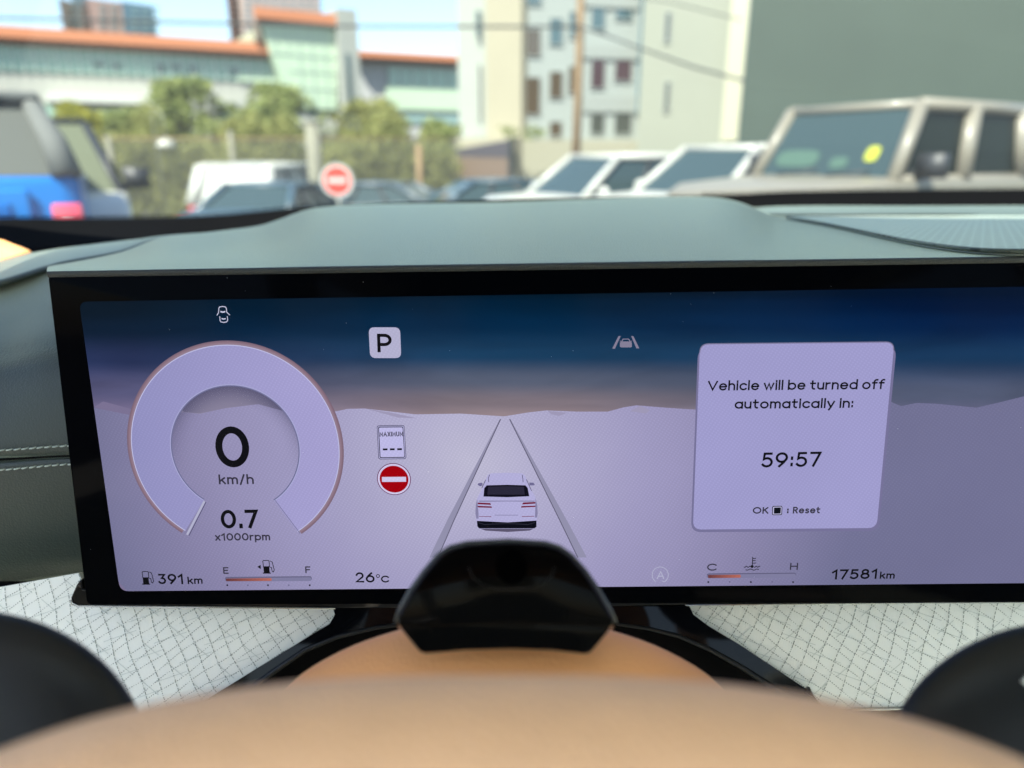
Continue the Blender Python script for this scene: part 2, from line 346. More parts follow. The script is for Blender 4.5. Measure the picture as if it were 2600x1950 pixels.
def sand_picture():
    m = mat('picture_of_pale_sand', (0.004, 0.004, 0.006), rough=0.12, spec=0.03, emit=(1, 1, 1), estr=EK); n = m.node_tree; b = n.nodes['Principled BSDF']
    uv = n.nodes.new('ShaderNodeUVMap'); sx = n.nodes.new('ShaderNodeSeparateXYZ'); n.links.new(uv.outputs[0], sx.inputs[0])
    mp = n.nodes.new('ShaderNodeMapping'); cx, cy = st(1190, 1170)
    mp.inputs['Location'].default_value = (-cx * 10 * .40, -cy * 10 * .42, 0); mp.inputs['Scale'].default_value = (.40, .42, 1)
    g = n.nodes.new('ShaderNodeTexGradient'); g.gradient_type = 'SPHERICAL'; n.links.new(uv.outputs[0], mp.inputs[0]); n.links.new(mp.outputs[0], g.inputs[0])
    r = n.nodes.new('ShaderNodeValToRGB'); e = r.color_ramp.elements; e[0].position = 0; e[0].color = (*lin((112, 112, 146)), 1); e[1].position = 1; e[1].color = (*lin((187, 184, 208)), 1)
    for t, c in ((.25, (136, 131, 168)), (.55, (157, 152, 190)), (.8, (173, 169, 201))):
        q = e.new(t); q.color = (*lin(c), 1)
    n.links.new(g.outputs[1], r.inputs[0]); n.links.new(r.outputs[0], b.inputs['Emission Color'])
    weave(m, .04); return m
patch('screen_sky', ACT, sky_picture(), disp, 0.00008)
ridge = [(239, 1035), (262, 1040), (328, 1052), (400, 1056), (455, 1046), (508, 1050), (574, 1036), (656, 1026), (713, 1035), (780, 1046), (855, 1044), (883, 1038), (924, 1037), (969, 1042), (1055, 1052), (1170, 1050), (1280, 1057), (1342, 1047), (1387, 1042), (1465, 1045), (1543, 1045), (1584, 1034), (1616, 1029), (1690, 1035), (1750, 1039), (1850, 1044), (2200, 1020), (2259, 1019), (2288, 1031), (2327, 1023), (2376, 1025), (2479, 1035), (2540, 1021), (2600, 1006), (2750, 990), (2900, 1000), (3150, 1030), (EX - 50, 1015)]
lowb = [(EX - 50, 1478 - 22), (EX - 56, 1478 - 6), (EX - 72, 1478)] + [(330, 1500.8), (312, 1499), (304, 1490), (300, 1470)]
mbx = MB()
bot = []
for i, (x, y) in enumerate(ridge):
    t = (x - 239) / (EX - 50 - 239); xb = x + 65 * (1 - t) ** 3 if i else 303; bot.append((xb, ab(xb) - .3))
bot[0] = (301, 1476); bot[1] = (322, 1500.5)
mbx.add([S(x, y, .00012) for x, y in ridge] + [S(x, y, .00012) for x, y in bot], [(i, i + 1, len(ridge) + i + 1, len(ridge) + i) for i in range(len(ridge) - 1)])
sand = flat(mbx.build('screen_sand', sand_picture(), disp))
for q in ([(240, 1033), (262, 1019), (328, 1037), (372, 1050), (372, 1057), (328, 1053), (262, 1040)],
                          [(440, 1044), (470, 1040), (540, 1030), (560, 1038), (508, 1051)],
                          [(930, 1038), (990, 1047), (1060, 1062), (1010, 1060)], [(1390, 1043), (1440, 1048), (1420, 1056), (1400, 1052)],
                          [(1625, 1030), (1650, 1042), (1640, 1050), (1600, 1044)]): patch('distant_ridge', q, screen_mat('ridge_picture', (122, 113, 146) if q[0][0] < 300 else (158, 152, 182), 1, 0), disp, .00014)
INK = screen_mat('ink_black', (16, 16, 20), 1, 0); GREY = screen_mat('ink_grey', (54, 52, 66), 1, 0)
PALE = screen_mat('pale_icon', (178, 178, 205), 1, 0); LAV = screen_mat('lavender_panel', (158, 155, 203), 1, .035)
# lane lines and the little white car
LN = screen_mat('lane_grey', (146, 144, 172), 1, 0); LN2 = screen_mat('lane_edge_grey', (98, 95, 118), 1, 0)
for q, e in (([(1269, 1064), (1271, 1064), (1153, 1320), (1112, 1415), (1090, 1415), (1136, 1320)], [(1271, 1064), (1153, 1320), (1112, 1415)]),
             ([(1294, 1064), (1296, 1064), (1439, 1320), (1490, 1415), (1467, 1415), (1421, 1320)], [(1294, 1064), (1421, 1320), (1467, 1415)])):
    ll = patch('lane_line', q, LN, disp, .00022); stroke('lane_edge', [e], 2.5, LN2, ll, .00026)
cm = lambda x, y: (1150 + x / 7.213, 1150 + y / 7.213)
CP = lambda pts: [cm(*p) for p in pts]
mc = patch('car_picture', CP([(640, 400), (700, 372), (980, 360), (1270, 372), (1320, 410), (1400, 600), (1450, 700), (1505, 790), (1545, 960), (1552, 1110), (1535, 1240), (1530, 1350), (1480, 1385), (480, 1385), (440, 1330), (425, 1200), (412, 1100), (420, 950), (445, 830), (520, 680), (575, 560)]), screen_mat('car_white', (176, 172, 214), 1, .03), disp, .00030)
patches('car_shade', [CP([(470, 870), (1500, 870), (1490, 890), (1000, 885), (490, 892)]), CP([(412, 1100), (420, 950), (445, 840), (455, 960), (470, 1100), (470, 1200), (430, 1200)]), CP([(1552, 1110), (1545, 960), (1512, 820), (1510, 960), (1505, 1100), (1500, 1180), (1540, 1180)]),
                      CP([(760, 1130), (1200, 1130), (1190, 1142), (770, 1142)])], screen_mat('car_shade_grey', (134, 130, 166), 1, 0), mc, .00034)
patches('car_shadow', [CP([(470, 1375), (1500, 1375), (1400, 1420), (1000, 1445), (600, 1420)])], screen_mat('shadow_picture', (92, 86, 110), 1, 0), mc, .00026)
patches('bumper', [CP([(440, 1240), (1000, 1268), (1530, 1235), (1530, 1350), (1490, 1378), (480, 1378), (448, 1340)])], screen_mat('bumper_black', (10, 12, 22), 1, 0), mc, .00036)
stroke('bumper_line', [CP([(470, 1275), (590, 1310), (700, 1300), (1000, 1290), (1260, 1300), (1370, 1310), (1500, 1270)])], 1.4, screen_mat('bumper_grey', (52, 52, 66), 1, 0), mc, .0004)
patches('rear_window', [CP([(560, 795), (575, 640), (620, 590), (1000, 580), (1330, 590), (1370, 640), (1398, 790), (1000, 808)])], screen_mat('rear_window_dark', (14, 14, 26), 1, 0), mc, .00036)
patches('window_reflection', [CP([(630, 760), (645, 615), (1000, 605), (1300, 615), (1315, 760)])], screen_mat('window_mid', (42, 40, 58), 1, 0), mc, .00040)
for q in ([(455, 905), (685, 915), (700, 948), (455, 935)], [(440, 965), (705, 975), (716, 1002), (470, 995)], [(1510, 895), (1285, 905), (1265, 940), (1510, 925)], [(1515, 962), (1255, 970), (1248, 998), (1510, 985)], [(480, 1155), (705, 1160), (705, 1170), (480, 1163)], [(1260, 1158), (1490, 1150), (1490, 1160), (1260, 1168)]):
    patch('tail_light', CP(q), screen_mat('lamp_red', (112, 22, 48), 1, 0), mc, .00036)
for q in ([(450, 580), (470, 550), (540, 542), (545, 590), (500, 610)], [(1402, 590), (1400, 540), (1470, 540), (1503, 575), (1480, 592)]): patch('car_mirror', CP(q), screen_mat('mirror_grey', (110, 106, 146), 1, 0), mc, .00036)
for q in ([(655, 530), (650, 460), (672, 395)], [(1285, 530), (1280, 460), (1268, 395)], [(530, 640), (600, 490)], [(1345, 480), (1440, 690)]): stroke('roof_rail', [CP(q)], 1.6, screen_mat('rail_grey', (74, 70, 100), 1, 0), mc, .0004)

def lgrad(name, x0, x1, y, ca, cb):
    m = mat(name, (0.004, 0.004, 0.006), rough=.12, spec=.03, emit=(1, 1, 1), estr=EK); n = m.node_tree; b = n.nodes['Principled BSDF']
    uv = n.nodes.new('ShaderNodeUVMap'); sx = n.nodes.new('ShaderNodeSeparateXYZ'); n.links.new(uv.outputs[0], sx.inputs[0])
    mr = n.nodes.new('ShaderNodeMapRange'); mr.inputs[1].default_value = st(x0, y)[0] * 10; mr.inputs[2].default_value = st(x1, y)[0] * 10; n.links.new(sx.outputs[0], mr.inputs[0])
    mx = n.nodes.new('ShaderNodeMix'); mx.data_type = 'RGBA'; mx.inputs[6].default_value = (*lin(ca), 1); mx.inputs[7].default_value = (*lin(cb), 1)
    n.links.new(mr.outputs[0], mx.inputs[0]); n.links.new(mx.outputs[2], b.inputs['Emission Color']); weave(m, .035); return m
# ---- the round dial
dial = empty('speed_dial', (0, 0, 0), parent=disp)
c0 = st(598, 1139); RP = st(873, 1139)[0] - c0[0]
def DP(r, a, off): return ST(c0[0] + r * math.sin(a), c0[1] + r * math.cos(a), off)     # a from the top
def ring(name, r0, r1, a0, a1, m, off, n=90, parent=dial):
    vs = [];
    for i in range(n + 1):
        a = R(a0 + (a1 - a0) * i / n); vs += [DP(r0 * RP / 275, a, off), DP(r1 * RP / 275, a, off)]
    return flat(link(name, mesh(vs, [(2 * i, 2 * i + 1, 2 * i + 3, 2 * i + 2) for i in range(n)]), m, parent))
A = 146.5
def radial(name, stops, r0, r1):                     # lit picture whose brightness changes with the distance from the dial's middle
    m = mat(name, (0.004, 0.004, 0.006), rough=.12, spec=.03, emit=(1, 1, 1), estr=EK); n = m.node_tree; b = n.nodes['Principled BSDF']
    uv = n.nodes.new('ShaderNodeUVMap'); vm = n.nodes.new('ShaderNodeVectorMath'); vm.operation = 'DISTANCE'; vm.inputs[1].default_value = (c0[0] * 10, c0[1] * 10, 0)
    n.links.new(uv.outputs[0], vm.inputs[0]); mr = n.nodes.new('ShaderNodeMapRange'); mr.inputs[1].default_value = r0 * RP / 27.5; mr.inputs[2].default_value = r1 * RP / 27.5
    n.links.new(vm.outputs[1], mr.inputs[0]); r = n.nodes.new('ShaderNodeValToRGB')
    for k, (t, c) in enumerate(stops):
        e = r.color_ramp.elements[k] if k < 2 else r.color_ramp.elements.new(t); e.position = t; e.color = (*lin(c), 1)
    n.links.new(mr.outputs[0], r.inputs[0]); n.links.new(r.outputs[0], b.inputs['Emission Color']); return m
ring('outer_ring', 264, 275, -A + 1, A - 1, radial('rose_ring', [(0, (150, 130, 148)), (1, (118, 96, 112)), (.5, (140, 115, 130))], 264, 275), .0003)
ring('dial_band', 163, 264, -A, A, lgrad('dial_lavender', 330, 860, 1130, (143, 142, 190), (166, 160, 208)), .00045)
# the darker hollow inside the band
def shade_mat(name, rgb, r0, r1, amax):                # dark glow of the picture that fades out towards the dial's middle
    m = radial(name, [(0, rgb), (1, rgb)], r0, r1); n = m.node_tree; b = n.nodes['Principled BSDF']; mr = [q for q in n.nodes if q.type == 'MAP_RANGE'][0]
    pw = n.nodes.new('ShaderNodeMath'); pw.operation = 'POWER'; pw.inputs[1].default_value = 2.2; ml = n.nodes.new('ShaderNodeMath'); ml.operation = 'MULTIPLY'; ml.inputs[1].default_value = amax
    n.links.new(mr.outputs[0], pw.inputs[0]); n.links.new(pw.outputs[0], ml.inputs[0]); sx = n.nodes.new('ShaderNodeSeparateXYZ'); n.links.new(n.nodes['UV Map'].outputs[0], sx.inputs[0])
    m2 = n.nodes.new('ShaderNodeMapRange'); m2.inputs[1].default_value = st(598, 1225)[1] * 10; m2.inputs[2].default_value = st(598, 1010)[1] * 10; m2.interpolation_type = 'SMOOTHSTEP'
    m3 = n.nodes.new('ShaderNodeMath'); m3.operation = 'MULTIPLY'; n.links.new(sx.outputs[1], m2.inputs[0]); n.links.new(m2.outputs[0], m3.inputs[0]); n.links.new(ml.outputs[0], m3.inputs[1]); n.links.new(m3.outputs[0], b.inputs['Alpha']); return m
ring('inner_shadow', 105, 163, -130, 130, shade_mat('inner_shadow_picture', (70, 68, 98), 105, 163, .62), .00030)
mbh = MB()                                           # upper hollow above the ridge is browner
top = []
for i in range(25):
    a = R(-52 + 104 * i / 24); top.append(DP(RP * 160 / 275, a, .00024))
rid = [S(x, y, .00024) for x, y in [(713, 1035), (656, 1026), (574, 1036), (508, 1050), (468, 1046)]]
mbh.add(top + rid, [tuple(range(len(top) + len(rid)))]); flat(mbh.build('dial_sky', radial('hollow_sky_picture', [(0, (146, 138, 162)), (1, (112, 108, 138)), (.6, (130, 124, 150))], 60, 163), dial))
ring('band_edge', 262.4, 264.6, -A, A, screen_mat('edge_light', (190, 190, 228), 1, 0), .00050)
ring('inner_edge', 160.5, 163.5, -A, A, screen_mat('edge_dark', (112, 112, 150), 1, 0), .00050)
ring('inner_glow', 163.5, 165.5, -A, A, screen_mat('edge_mid', (172, 172, 214), 1, 0), .00052)
stroke('needle', [[(520, 1272), (476, 1357)]], 5.5, PALE, dial, .0006); stroke('needle_edge', [[(524, 1274), (481, 1359)]], 2, screen_mat('needle_shadow', (80, 78, 110), 1, 0), dial, .00064)
stroke('band_end', [[(699, 1269), (763, 1354)]], 2.0, screen_mat('edge_shadow', (120, 118, 152), 1, 0), dial, .0006)
write('speed_figure', '0', 553, 636, 1186, 104, 13.6, INK, disp)
write('speed_unit', 'km/h', 557, 646, 1229, 24, 3.4, GREY, disp, 1228)
write('rev_figure', '0.7', 564, 657, 1341, 47, 6.6, INK, disp, 1340)
write('rev_unit', 'x1000rpm', 548, 687, 1372, 19, 2.8, GREY, disp, 1371)
# ---- gear, doors, lane assist
pb = patch('gear_tile', rrect([(936, 831), (1016, 831), (1019, 909), (940, 909)], 15), screen_mat('tile_pale', (176, 174, 204), 1, .03), disp, .0003)
write('gear_letter', 'P', 959, 996, 894, 47, 6.4, INK, pb)
dx, dy = 568, 799; ic = lambda pts: [(520 + x / 4.096, 740 + y / 4.096) for x, y in pts]
stroke('door_icon', [ic([(130, 248), (148, 218), (150, 175), (158, 160), (188, 155), (218, 160), (228, 175), (232, 215), (265, 245)]), ic([(166, 205), (192, 211), (218, 205)]), ic([(168, 212), (192, 218), (216, 212)]),
                     ic([(160, 258), (163, 300), (172, 316), (200, 321), (230, 316), (242, 300), (238, 256)]), ic([(178, 280), (200, 284), (222, 280)]), ic([(180, 284), (200, 288), (220, 284)])], 1.9, screen_mat('icon_white', (206, 206, 232), 1, 0), disp)
la = lambda pts: [(850 + x / 2.44, 640 + y / 2.44) for x, y in pts]
lp = patches('lane_assist_icon', [la([(1718, 598), (1757, 520), (1771, 520), (1735, 598)]), la([(1835, 520), (1849, 520), (1886, 596), (1868, 596)]), la([(1766, 560), (1778, 553), (1827, 553), (1840, 560), (1840, 586), (1832, 590), (1774, 590), (1766, 586)]),
                               la([(1772, 556), (1784, 536), (1822, 536), (1834, 556), (1828, 556), (1818, 541), (1788, 541), (1778, 556)]), la([(1762, 549), (1772, 549), (1772, 556)]), la([(1844, 549), (1834, 549), (1834, 556)])], screen_mat('lane_icon', (132, 126, 150), 1, 0), disp)
# ---- the two traffic signs
ms = patch('limit_sign', rrect([(957, 1080), (1027, 1079), (1032, 1165), (961, 1166)], 6), screen_mat('sign_edge', (58, 56, 82), 1, 0), disp, .0003)
patch('sign_rim', rrect([(958.5, 1081.5), (1026, 1080.5), (1030.5, 1163.5), (962.5, 1164.5)], 5), screen_mat('sign_face', (178, 175, 216), 1, .03), ms, .00036)
patch('sign_line', rrect([(960.5, 1083), (1024, 1082.5), (1028.5, 1161.5), (964.5, 1162.5)], 4), INK, ms, .00042)
patch('sign_face', rrect([(962.5, 1085), (1022.5, 1084.5), (1027, 1159.5), (966.5, 1160.5)], 3), screen_mat('sign_white', (188, 184, 228), 1, .03), ms, .00048)
write('sign_word', 'MAXIMUM', 965, 1023.5, 1108, 12, 1.55, INK, ms, 1107, gap=.3)
stroke('sign_dashes', [[(972.5, 1140.5), (984.5, 1140.2)], [(990.5, 1140.2), (1002.5, 1140)], [(1009, 1140), (1021, 1139.7)]], 5, INK, ms)
ne = patch('no_entry_sign', ell(1000.5, 1216, 43, 40.5, lean=.06), screen_mat('maroon', (98, 40, 82), 1, 0), disp, .0003)
patch('sign_ring', ell(1000.5, 1216, 41, 38.7, lean=.06), screen_mat('ring_white', (208, 200, 234), 1, .03), ne, .00036)
patch('sign_disc', ell(1000.8, 1216, 36.5, 34, lean=.06), screen_mat('sign_red', (160, 0, 12), 1, .04), ne, .00042)
patch('sign_bar', [(970, 1210.5), (1031, 1210), (1031.5, 1222.5), (970.5, 1223)], screen_mat('bar_white', (206, 200, 234), 1, .03), ne, .00048)
# ---- fuel and temperature
def pump(x, y, k, parent, name):
    q = lambda pts: [(x + a * k, y + b * k) for a, b in pts]
    o = patches(name, [q([(2, 15), (17, 15), (19, 33), (4, 33)]), q([(1, 31), (21, 31), (21.4, 33.6), (1.4, 33.6)])], INK, parent)
    stroke('pump_outline', [q([(3, 17), (1, 2), (3, 0), (15, 0), (17, 2), (18, 17)]), q([(19, 1), (25, 4), (27, 12), (30, 24), (28, 29), (25, 28), (23, 18), (18.5, 17)])], 2.0 * k, INK, o); return o
pump(361, 1450, 1.0, disp, 'fuel_pump_icon')
write('range_figure', '391', 404, 468, 1482, 26, 3.6, INK, disp); write('range_unit', 'km', 478, 516, 1482, 18, 2.7, INK, disp, 1481)
pump(667, 1422, 1.0, disp, 'fuel_pump_icon'); patch('filler_arrow', [(654, 1438.5), (662.5, 1433.5), (663, 1444)], INK, disp)
write('empty_letter', 'E', 568, 582, 1456, 17, 2.4, GREY, disp); write('full_letter', 'F', 776, 789.5, 1454, 17, 2.4, GREY, disp)
def bar(name, x0, x1, xf, y0, y1, ye0, ye1):
    h = 6
    g = patch(name, rrect([(x0, y0), (x1, ye0), (x1 + .5, ye1), (x0 + .5, y1)], h), screen_mat('bar_edge', (96, 94, 124), 1, 0), disp, .0003)
    patch('bar_trough', rrect([(x0 + 1, y0 + 2.5), (x1 - 1, ye0 + 2.5), (x1 - .5, ye1 + .6), (x0 + 1.5, y1 + .6)], 5), screen_mat('trough', (126, 124, 158), 1, 0), g, .00036)
    yf0 = y0 + (ye0 - y0) * (xf - x0) / (x1 - x0); yf1 = y1 + (ye1 - y1) * (xf - x0) / (x1 - x0)
    patch('bar_fill', rrect([(x0 + 3, y0 + 3.5), (xf, yf0 + 3.5), (xf + .5, yf1 - .5), (x0 + 3.5, y1 - .5)], 2.5), lgrad('fill_' + name, x0, xf, y0, (98, 52, 56), (178, 104, 92)), g, .00042)
    return g
fb = bar('fuel_gauge', 571, 792, 690, 1464.5, 1475.5, 1462.5, 1474); tb = bar('temperature_gauge', 1794, 2021, 1880, 1455.5, 1467.5, 1453.5, 1465)
for x, g in [(578, fb), (681, fb), (787, fb), (1798, tb), (1906, tb), (2013, tb)]:
    y = 1485 if x < 1000 else 1477
    patch('gauge_dot', ell(x, y, 2.3, 2.3, 12), INK, g)
for x, g in [(630, fb), (734, fb), (1852, tb), (1960, tb)]:
    patch('gauge_dot', ell(x, 1485 if x < 1000 else 1476.5, 2.0, 2.0, 12), screen_mat('dot_grey', (104, 102, 134), 1, 0), g)
write('temperature_figure', '26', 904, 952, 1478, 26, 3.4, INK, disp)
stroke('degree_mark', [[(960 + 4 * math.cos(R(a)), 1461.5 + 4 * math.sin(R(a))) for a in range(0, 360, 30)] + [(964, 1461.5)]], 2, INK, disp); write('degree_letter', 'C', 968, 987, 1478, 17.5, 2.7, INK, disp)
ai = stroke('auto_stop_icon', [[(1676 + 20.5 * math.sin(R(a)), 1459 - 20.5 * math.cos(R(a))) for a in range(-145, 146, 10)], [(1694, 1468), (1688, 1476), (1680, 1474)]], 1.9, PALE, disp)
write('icon_letter', 'A', 1667, 1686, 1469, 20, 2.0, PALE, ai)
write('cold_letter', 'C', 1794, 1817, 1448, 18, 2.4, GREY, disp); write('hot_letter', 'H', 2004, 2025, 1446, 18, 2.4, GREY, disp)
tq = lambda pts: [(1640 + x / 3.253, 1400 + y / 3.253) for x, y in pts]
wavy = lambda x0, x1, y: tq([(x0 + (x1 - x0) * i / 12, y + 5 * math.sin(i * 2 * math.pi / 6)) for i in range(13)])
ti = stroke('coolant_icon', [tq([(880, 42), (876, 122)]), tq([(878, 55), (908, 54)]), tq([(878, 73), (904, 72)]), tq([(878, 94), (908, 93)]), wavy(808, 862, 124), wavy(890, 940, 123), wavy(820, 930, 147)], 2.0, INK, disp)
patch('thermometer_bulb', ell(1909, 1437.5, 3.8, 3.8, 14), INK, ti)
write('odometer_figure', '17581', 2110, 2226, 1470.5, 25.5, 3.6, INK, disp, 1468.5); write('odometer_unit', 'km', 2232, 2270, 1468.5, 17.5, 2.7, INK, disp, 1468)
# ---- message card
card = patch('message_card', rrect([(1777, 873), (2270, 868), (2225, 1340), (1759, 1344)], 22), LAV, disp, .0004)
sh = mat('card_shadow', (0.004,) * 3, rough=.12, spec=.03, emit=lin((108, 106, 146)), estr=EK)
patches('card_shadow', [rrect([(1772, 885), (2276, 880), (2231, 1348), (1754, 1351)], 26)], screen_mat('card_shadow_mid', (124, 120, 160), .9, 0), card, .0002)
stroke('card_edge', [rrect([(1777, 873), (2270, 868), (2225, 1340), (1759, 1344)], 22)[:14]], 2.6, screen_mat('card_top_edge', (120, 116, 146), 1, 0), card, .0005)
write('message_line', 'Vehicle will be turned off', 1796, 2243, 991.5, 25, 3.3, INK, card, 987.5, gap=.2)
write('message_line', 'automatically in:', 1864, 2165, 1037.5, 24.5, 3.3, INK, card, 1035, gap=.2)
write('countdown', '59:57', 1932, 2082, 1186.5, 38, 4.6, INK, card, 1184)
write('hint_word', 'OK', 1910, 1950, 1303.5, 17, 2.6, GREY, card); write('hint_word', 'Reset', 2012, 2081, 1303, 17, 2.6, GREY, card, 1302.5)
write('hint_colon', ':', 1997, 2001, 1303, 17, 3, GREY, card)
ob = patch('ok_button', rrect([(1960, 1284), (1986, 1283.5), (1985, 1307), (1959.5, 1307.5)], 4), GREY, card, .0005)
patch('button_rim', rrect([(1962, 1286), (1984, 1285.5), (1983, 1305), (1961.5, 1305.5)], 3), screen_mat('rim_light', (186, 184, 218), 1, 0), ob, .00054)
patch('button_face', rrect([(1964.5, 1288), (1982, 1287.5), (1981, 1303), (1964, 1303.5)], 2), screen_mat('button_black', (12, 16, 24), 1, 0), ob, .0006)
# dust on the cover glass
mb = MB(); rr = random.Random(3)
for (x, y) in [(578, 705), (624, 738), (432, 836), (1048, 784), (880, 820), (769, 673), (2109, 727), (1753, 772), (2160, 777), (1455, 890), (1400, 905), (1142, 890)] + [(rr.uniform(200, 2600), rr.uniform(690, 1530)) for _ in range(16)]:
    q = S(x, y, .0009); r = rr.uniform(.00010, .0002) * (1 if y < 740 or x < 1100 else .8); a = rr.uniform(0, 3)
    mb.add([q + (SR * math.cos(a + k * 1.57) + SD * math.sin(a + k * 1.57)) * r for k in range(4)], [(0, 1, 2, 3)])
du = mb.build('dust', mat('dust', (.6, .62, .62), rough=.9), disp); du['kind'] = 'stuff'
for o in list(disp.children):
    o.matrix_parent_inverse = INV

# ================================================================ the dashboard
dash = empty('dashboard', P(1300, 900, .7))
tag(dash, 'grey green leather dashboard under the windshield, around and behind the lit display', 'dashboard')
FAR = [(110, 678, .64), (125, 676, .65), (300, 642, .71), (402, 606, .77), (574, 584, .84), (656, 573, .87), (697, 561, .88), (779, 532, .89), (840, 524, .90), (950, 519, .90), (1260, 514, .90),
       (1465, 507, .90), (1700, 500, .90), (1790, 500, .90), (1835, 504, .90), (1884, 515, .90), (1930, 534, .90), (1965, 548, .92), (2100, 550, .98), (2300, 551, 1.02), (2600, 552, 1.05), (3100, 556, 1.1), (4200, 575, 1.0), (5600, 610, .86), (6800, 640, .76)]
def top(a, t, off=0.0):
    npy = 697 - 43 * (min(a, EX + 400) - 121) / 2829 - 8
    n = S(a, npy, 0.001); f = P(a, *interp(FAR, a))
    p = n.lerp(f, t)
    hump = interp([(121, 0.0), (400, 0.0), (650, .002), (900, .004), (1300, .004), (1750, .004), (2000, .002), (2300, 0), (3000, 0)], a)[0]
    dip = interp([(121, 0.0), (420, -.002), (560, -.004), (700, -.002), (850, 0), (3000, 0)], a)[0]
    p.z += hump * math.sin(math.pi * min(1, t)) * .8 + dip * math.sin(math.pi * min(1, t)) ** 2 + off
    return p
ts = [0, .004, .012] + [i / 30 for i in range(1, 31)]
cols = [121 + (3050 - 121) * i / 150 for i in range(151)] + [3050 + 75 * i for i in range(1, 49)]
vs = []; rows = []
rows.append([top(a, 0) - Vector((0, 0, .012)) + Vector((0, .016, 0)) for a in cols])
rows.append([top(a, 0) - Vector((0, 0, .0035)) for a in cols])
rows.append([top(a, 0) - Vector((0, 0, .0012)) - Vector((0, .0004, 0)) for a in cols])
for t in ts: rows.append([top(a, t, -.0006 if t == 0 else 0) for a in cols])
for dy, dz in ((.012, -.004), (.03, -.018), (.05, -.06)): rows.append([top(a, 1) + Vector((0, dy, dz)) for a in cols])
W_ = len(cols)
topm = link('top_pad', mesh([p for r in rows for p in r], [(j * W_ + i, j * W_ + i + 1, (j + 1) * W_ + i + 1, (j + 1) * W_ + i) for j in range(len(rows) - 1) for i in range(W_ - 1)],
            midx=[1 if j < 4 else 0 for j in range(len(rows) - 1) for i in range(W_ - 1)]), [M['leather'], M['leather_edge']], dash, True)
# the side of the dash left of the display, rolling from the top down to the stitched seam
CH = [ # px: rows of (py, Y)
 (-420, 870, .50, 880, .485, 905, .475, 950, .468, 1010, .465, 1130, .463, 1163, .468, 1200, .463, 1300, .463, 1400, .466, 1560, .475),
 (-150, 755, .62, 800, .57, 850, .53, 915, .50, 985, .478, 1135, .463, 1167, .468, 1200, .463, 1300, .463, 1400, .466, 1520, .475),
 (0, 714, .66, 765, .60, 825, .55, 895, .507, 970, .480, 1138, .463, 1165, .468, 1190, .463, 1300, .463, 1400, .466, 1491, .475),
 (120, 676, .68, 735, .61, 795, .555, 865, .508, 950, .480, 1136, .464, 1160, .469, 1180, .464, 1300, .463, 1400, .466, 1469, .475),
 (420, 690, .60, 720, .55, 780, .52, 860, .49, 950, .478, 1128, .466, 1150, .470, 1172, .466, 1300, .465, 1400, .467, 1440, .476)]
def cheek(u, v):
    a = -420 + u * 840; r = interp(CH, a); k = v * 10; out = []
    tb_ = [(j, r[2 * j], r[2 * j + 1]) for j in range(11)]
    y, Y = interp(tb_, k); return P(a, y, Y)
grid('side_pad', cheek, 60, 90, M['leather'], dash, -.004)
def seam(name, y0, y1, m, r, dashed, dy):
    mb = MB(); n = 22
    if dashed:
        for i in range(n):
            a0 = -160 + 430 * i / n; a1 = a0 + 430 / n * .74
            f = lambda a: P(a, interp([(-150, y0 + 4), (0, y0), (165, y1), (420, y1 - 9)], a)[0] , .4605) 
            p, q = f(a0), f(a1); p.z -= .0006; mid = (p + q) / 2; mid.y -= .0006
            mb.tube([p + Vector((0, .0012, 0)), p, mid, q, q + Vector((0, .0012, 0))], [r * .5, r, r * 1.15, r, r * .5], 6)
    else: mb.tube([P(a, interp([(-150, y0 + 3), (0, y0), (165, y1), (420, y1 - 9)], a)[0], .4655) for a in range(-160, 300, 20)], r, 6)
    return mb.build(name, m, dash, True)
seam('stitching', 1142, 1131, M['thread'], .00052, True, 0); seam('stitching', 1192, 1178, M['thread'], .00052, True, 0)
seam('seam_groove', 1167, 1157, M['dark'], .0009, False, 0)
# garnish strips under the glass
def strip(name, up, lo, m, parent, n=40, sag=.002, thick=.004):
    x0, x1 = up[0][0], up[-1][0]
    def fn(u, v):
        a = x0 + (x1 - x0) * u; p = P(a, *interp(up, a)); q = P(a, *interp(lo, a)); r = p.lerp(q, v); r.z += sag * math.sin(math.pi * v); return r
    return grid(name, fn, n, 10, m, parent, -thick)
strip('edge_roll', [(-300, 740, .70), (0, 662, .73), (95, 639, .76), (250, 618, .80), (404, 602, .84), (560, 592, .88)], [(-300, 790, .585), (0, 716, .62), (150, 670, .67), (300, 641, .73), (390, 609, .79), (560, 592, .84)], M['garnish'], dash)
strip('defroster_strip', [(1840, 534, 1.10), (1980, 524, 1.10), (2300, 523, 1.12), (2700, 522, 1.15), (3200, 524, 1.18)], [(1840, 552, 1.0), (1980, 553, 1.0), (2300, 552, 1.05), (2700, 552, 1.07), (3200, 556, 1.1)], M['garnish'], dash, sag=.003)
mb = MB(); mb.tube([P(a, interp([(1880, 546), (2200, 547), (2700, 546)], a)[0], 1.0 + (a - 1880) / 8200) for a in range(1880, 2720, 40)], .0016, 6); mb.build('strip_gap', M['dark'], dash, True)
rd = random.Random(9); mb = MB()                       # dust and lint on the pad
for _ in range(150):
    a = rd.uniform(200, 2500); q = top(a, rd.uniform(.03, .8), .0007); r = rd.uniform(.0002, .00045); w_ = rd.uniform(0, 3)
    mb.add([q + Vector((math.cos(w_ + k * 1.57) * r * (1.8 if k % 2 else 1), math.sin(w_ + k * 1.57) * r, r * .3 * (k % 2))) for k in range(4)], [(0, 1, 2, 3)])
o = mb.build('dust', mat('pad_dust', (.55, .58, .55), rough=.9), dash); o['kind'] = 'stuff'
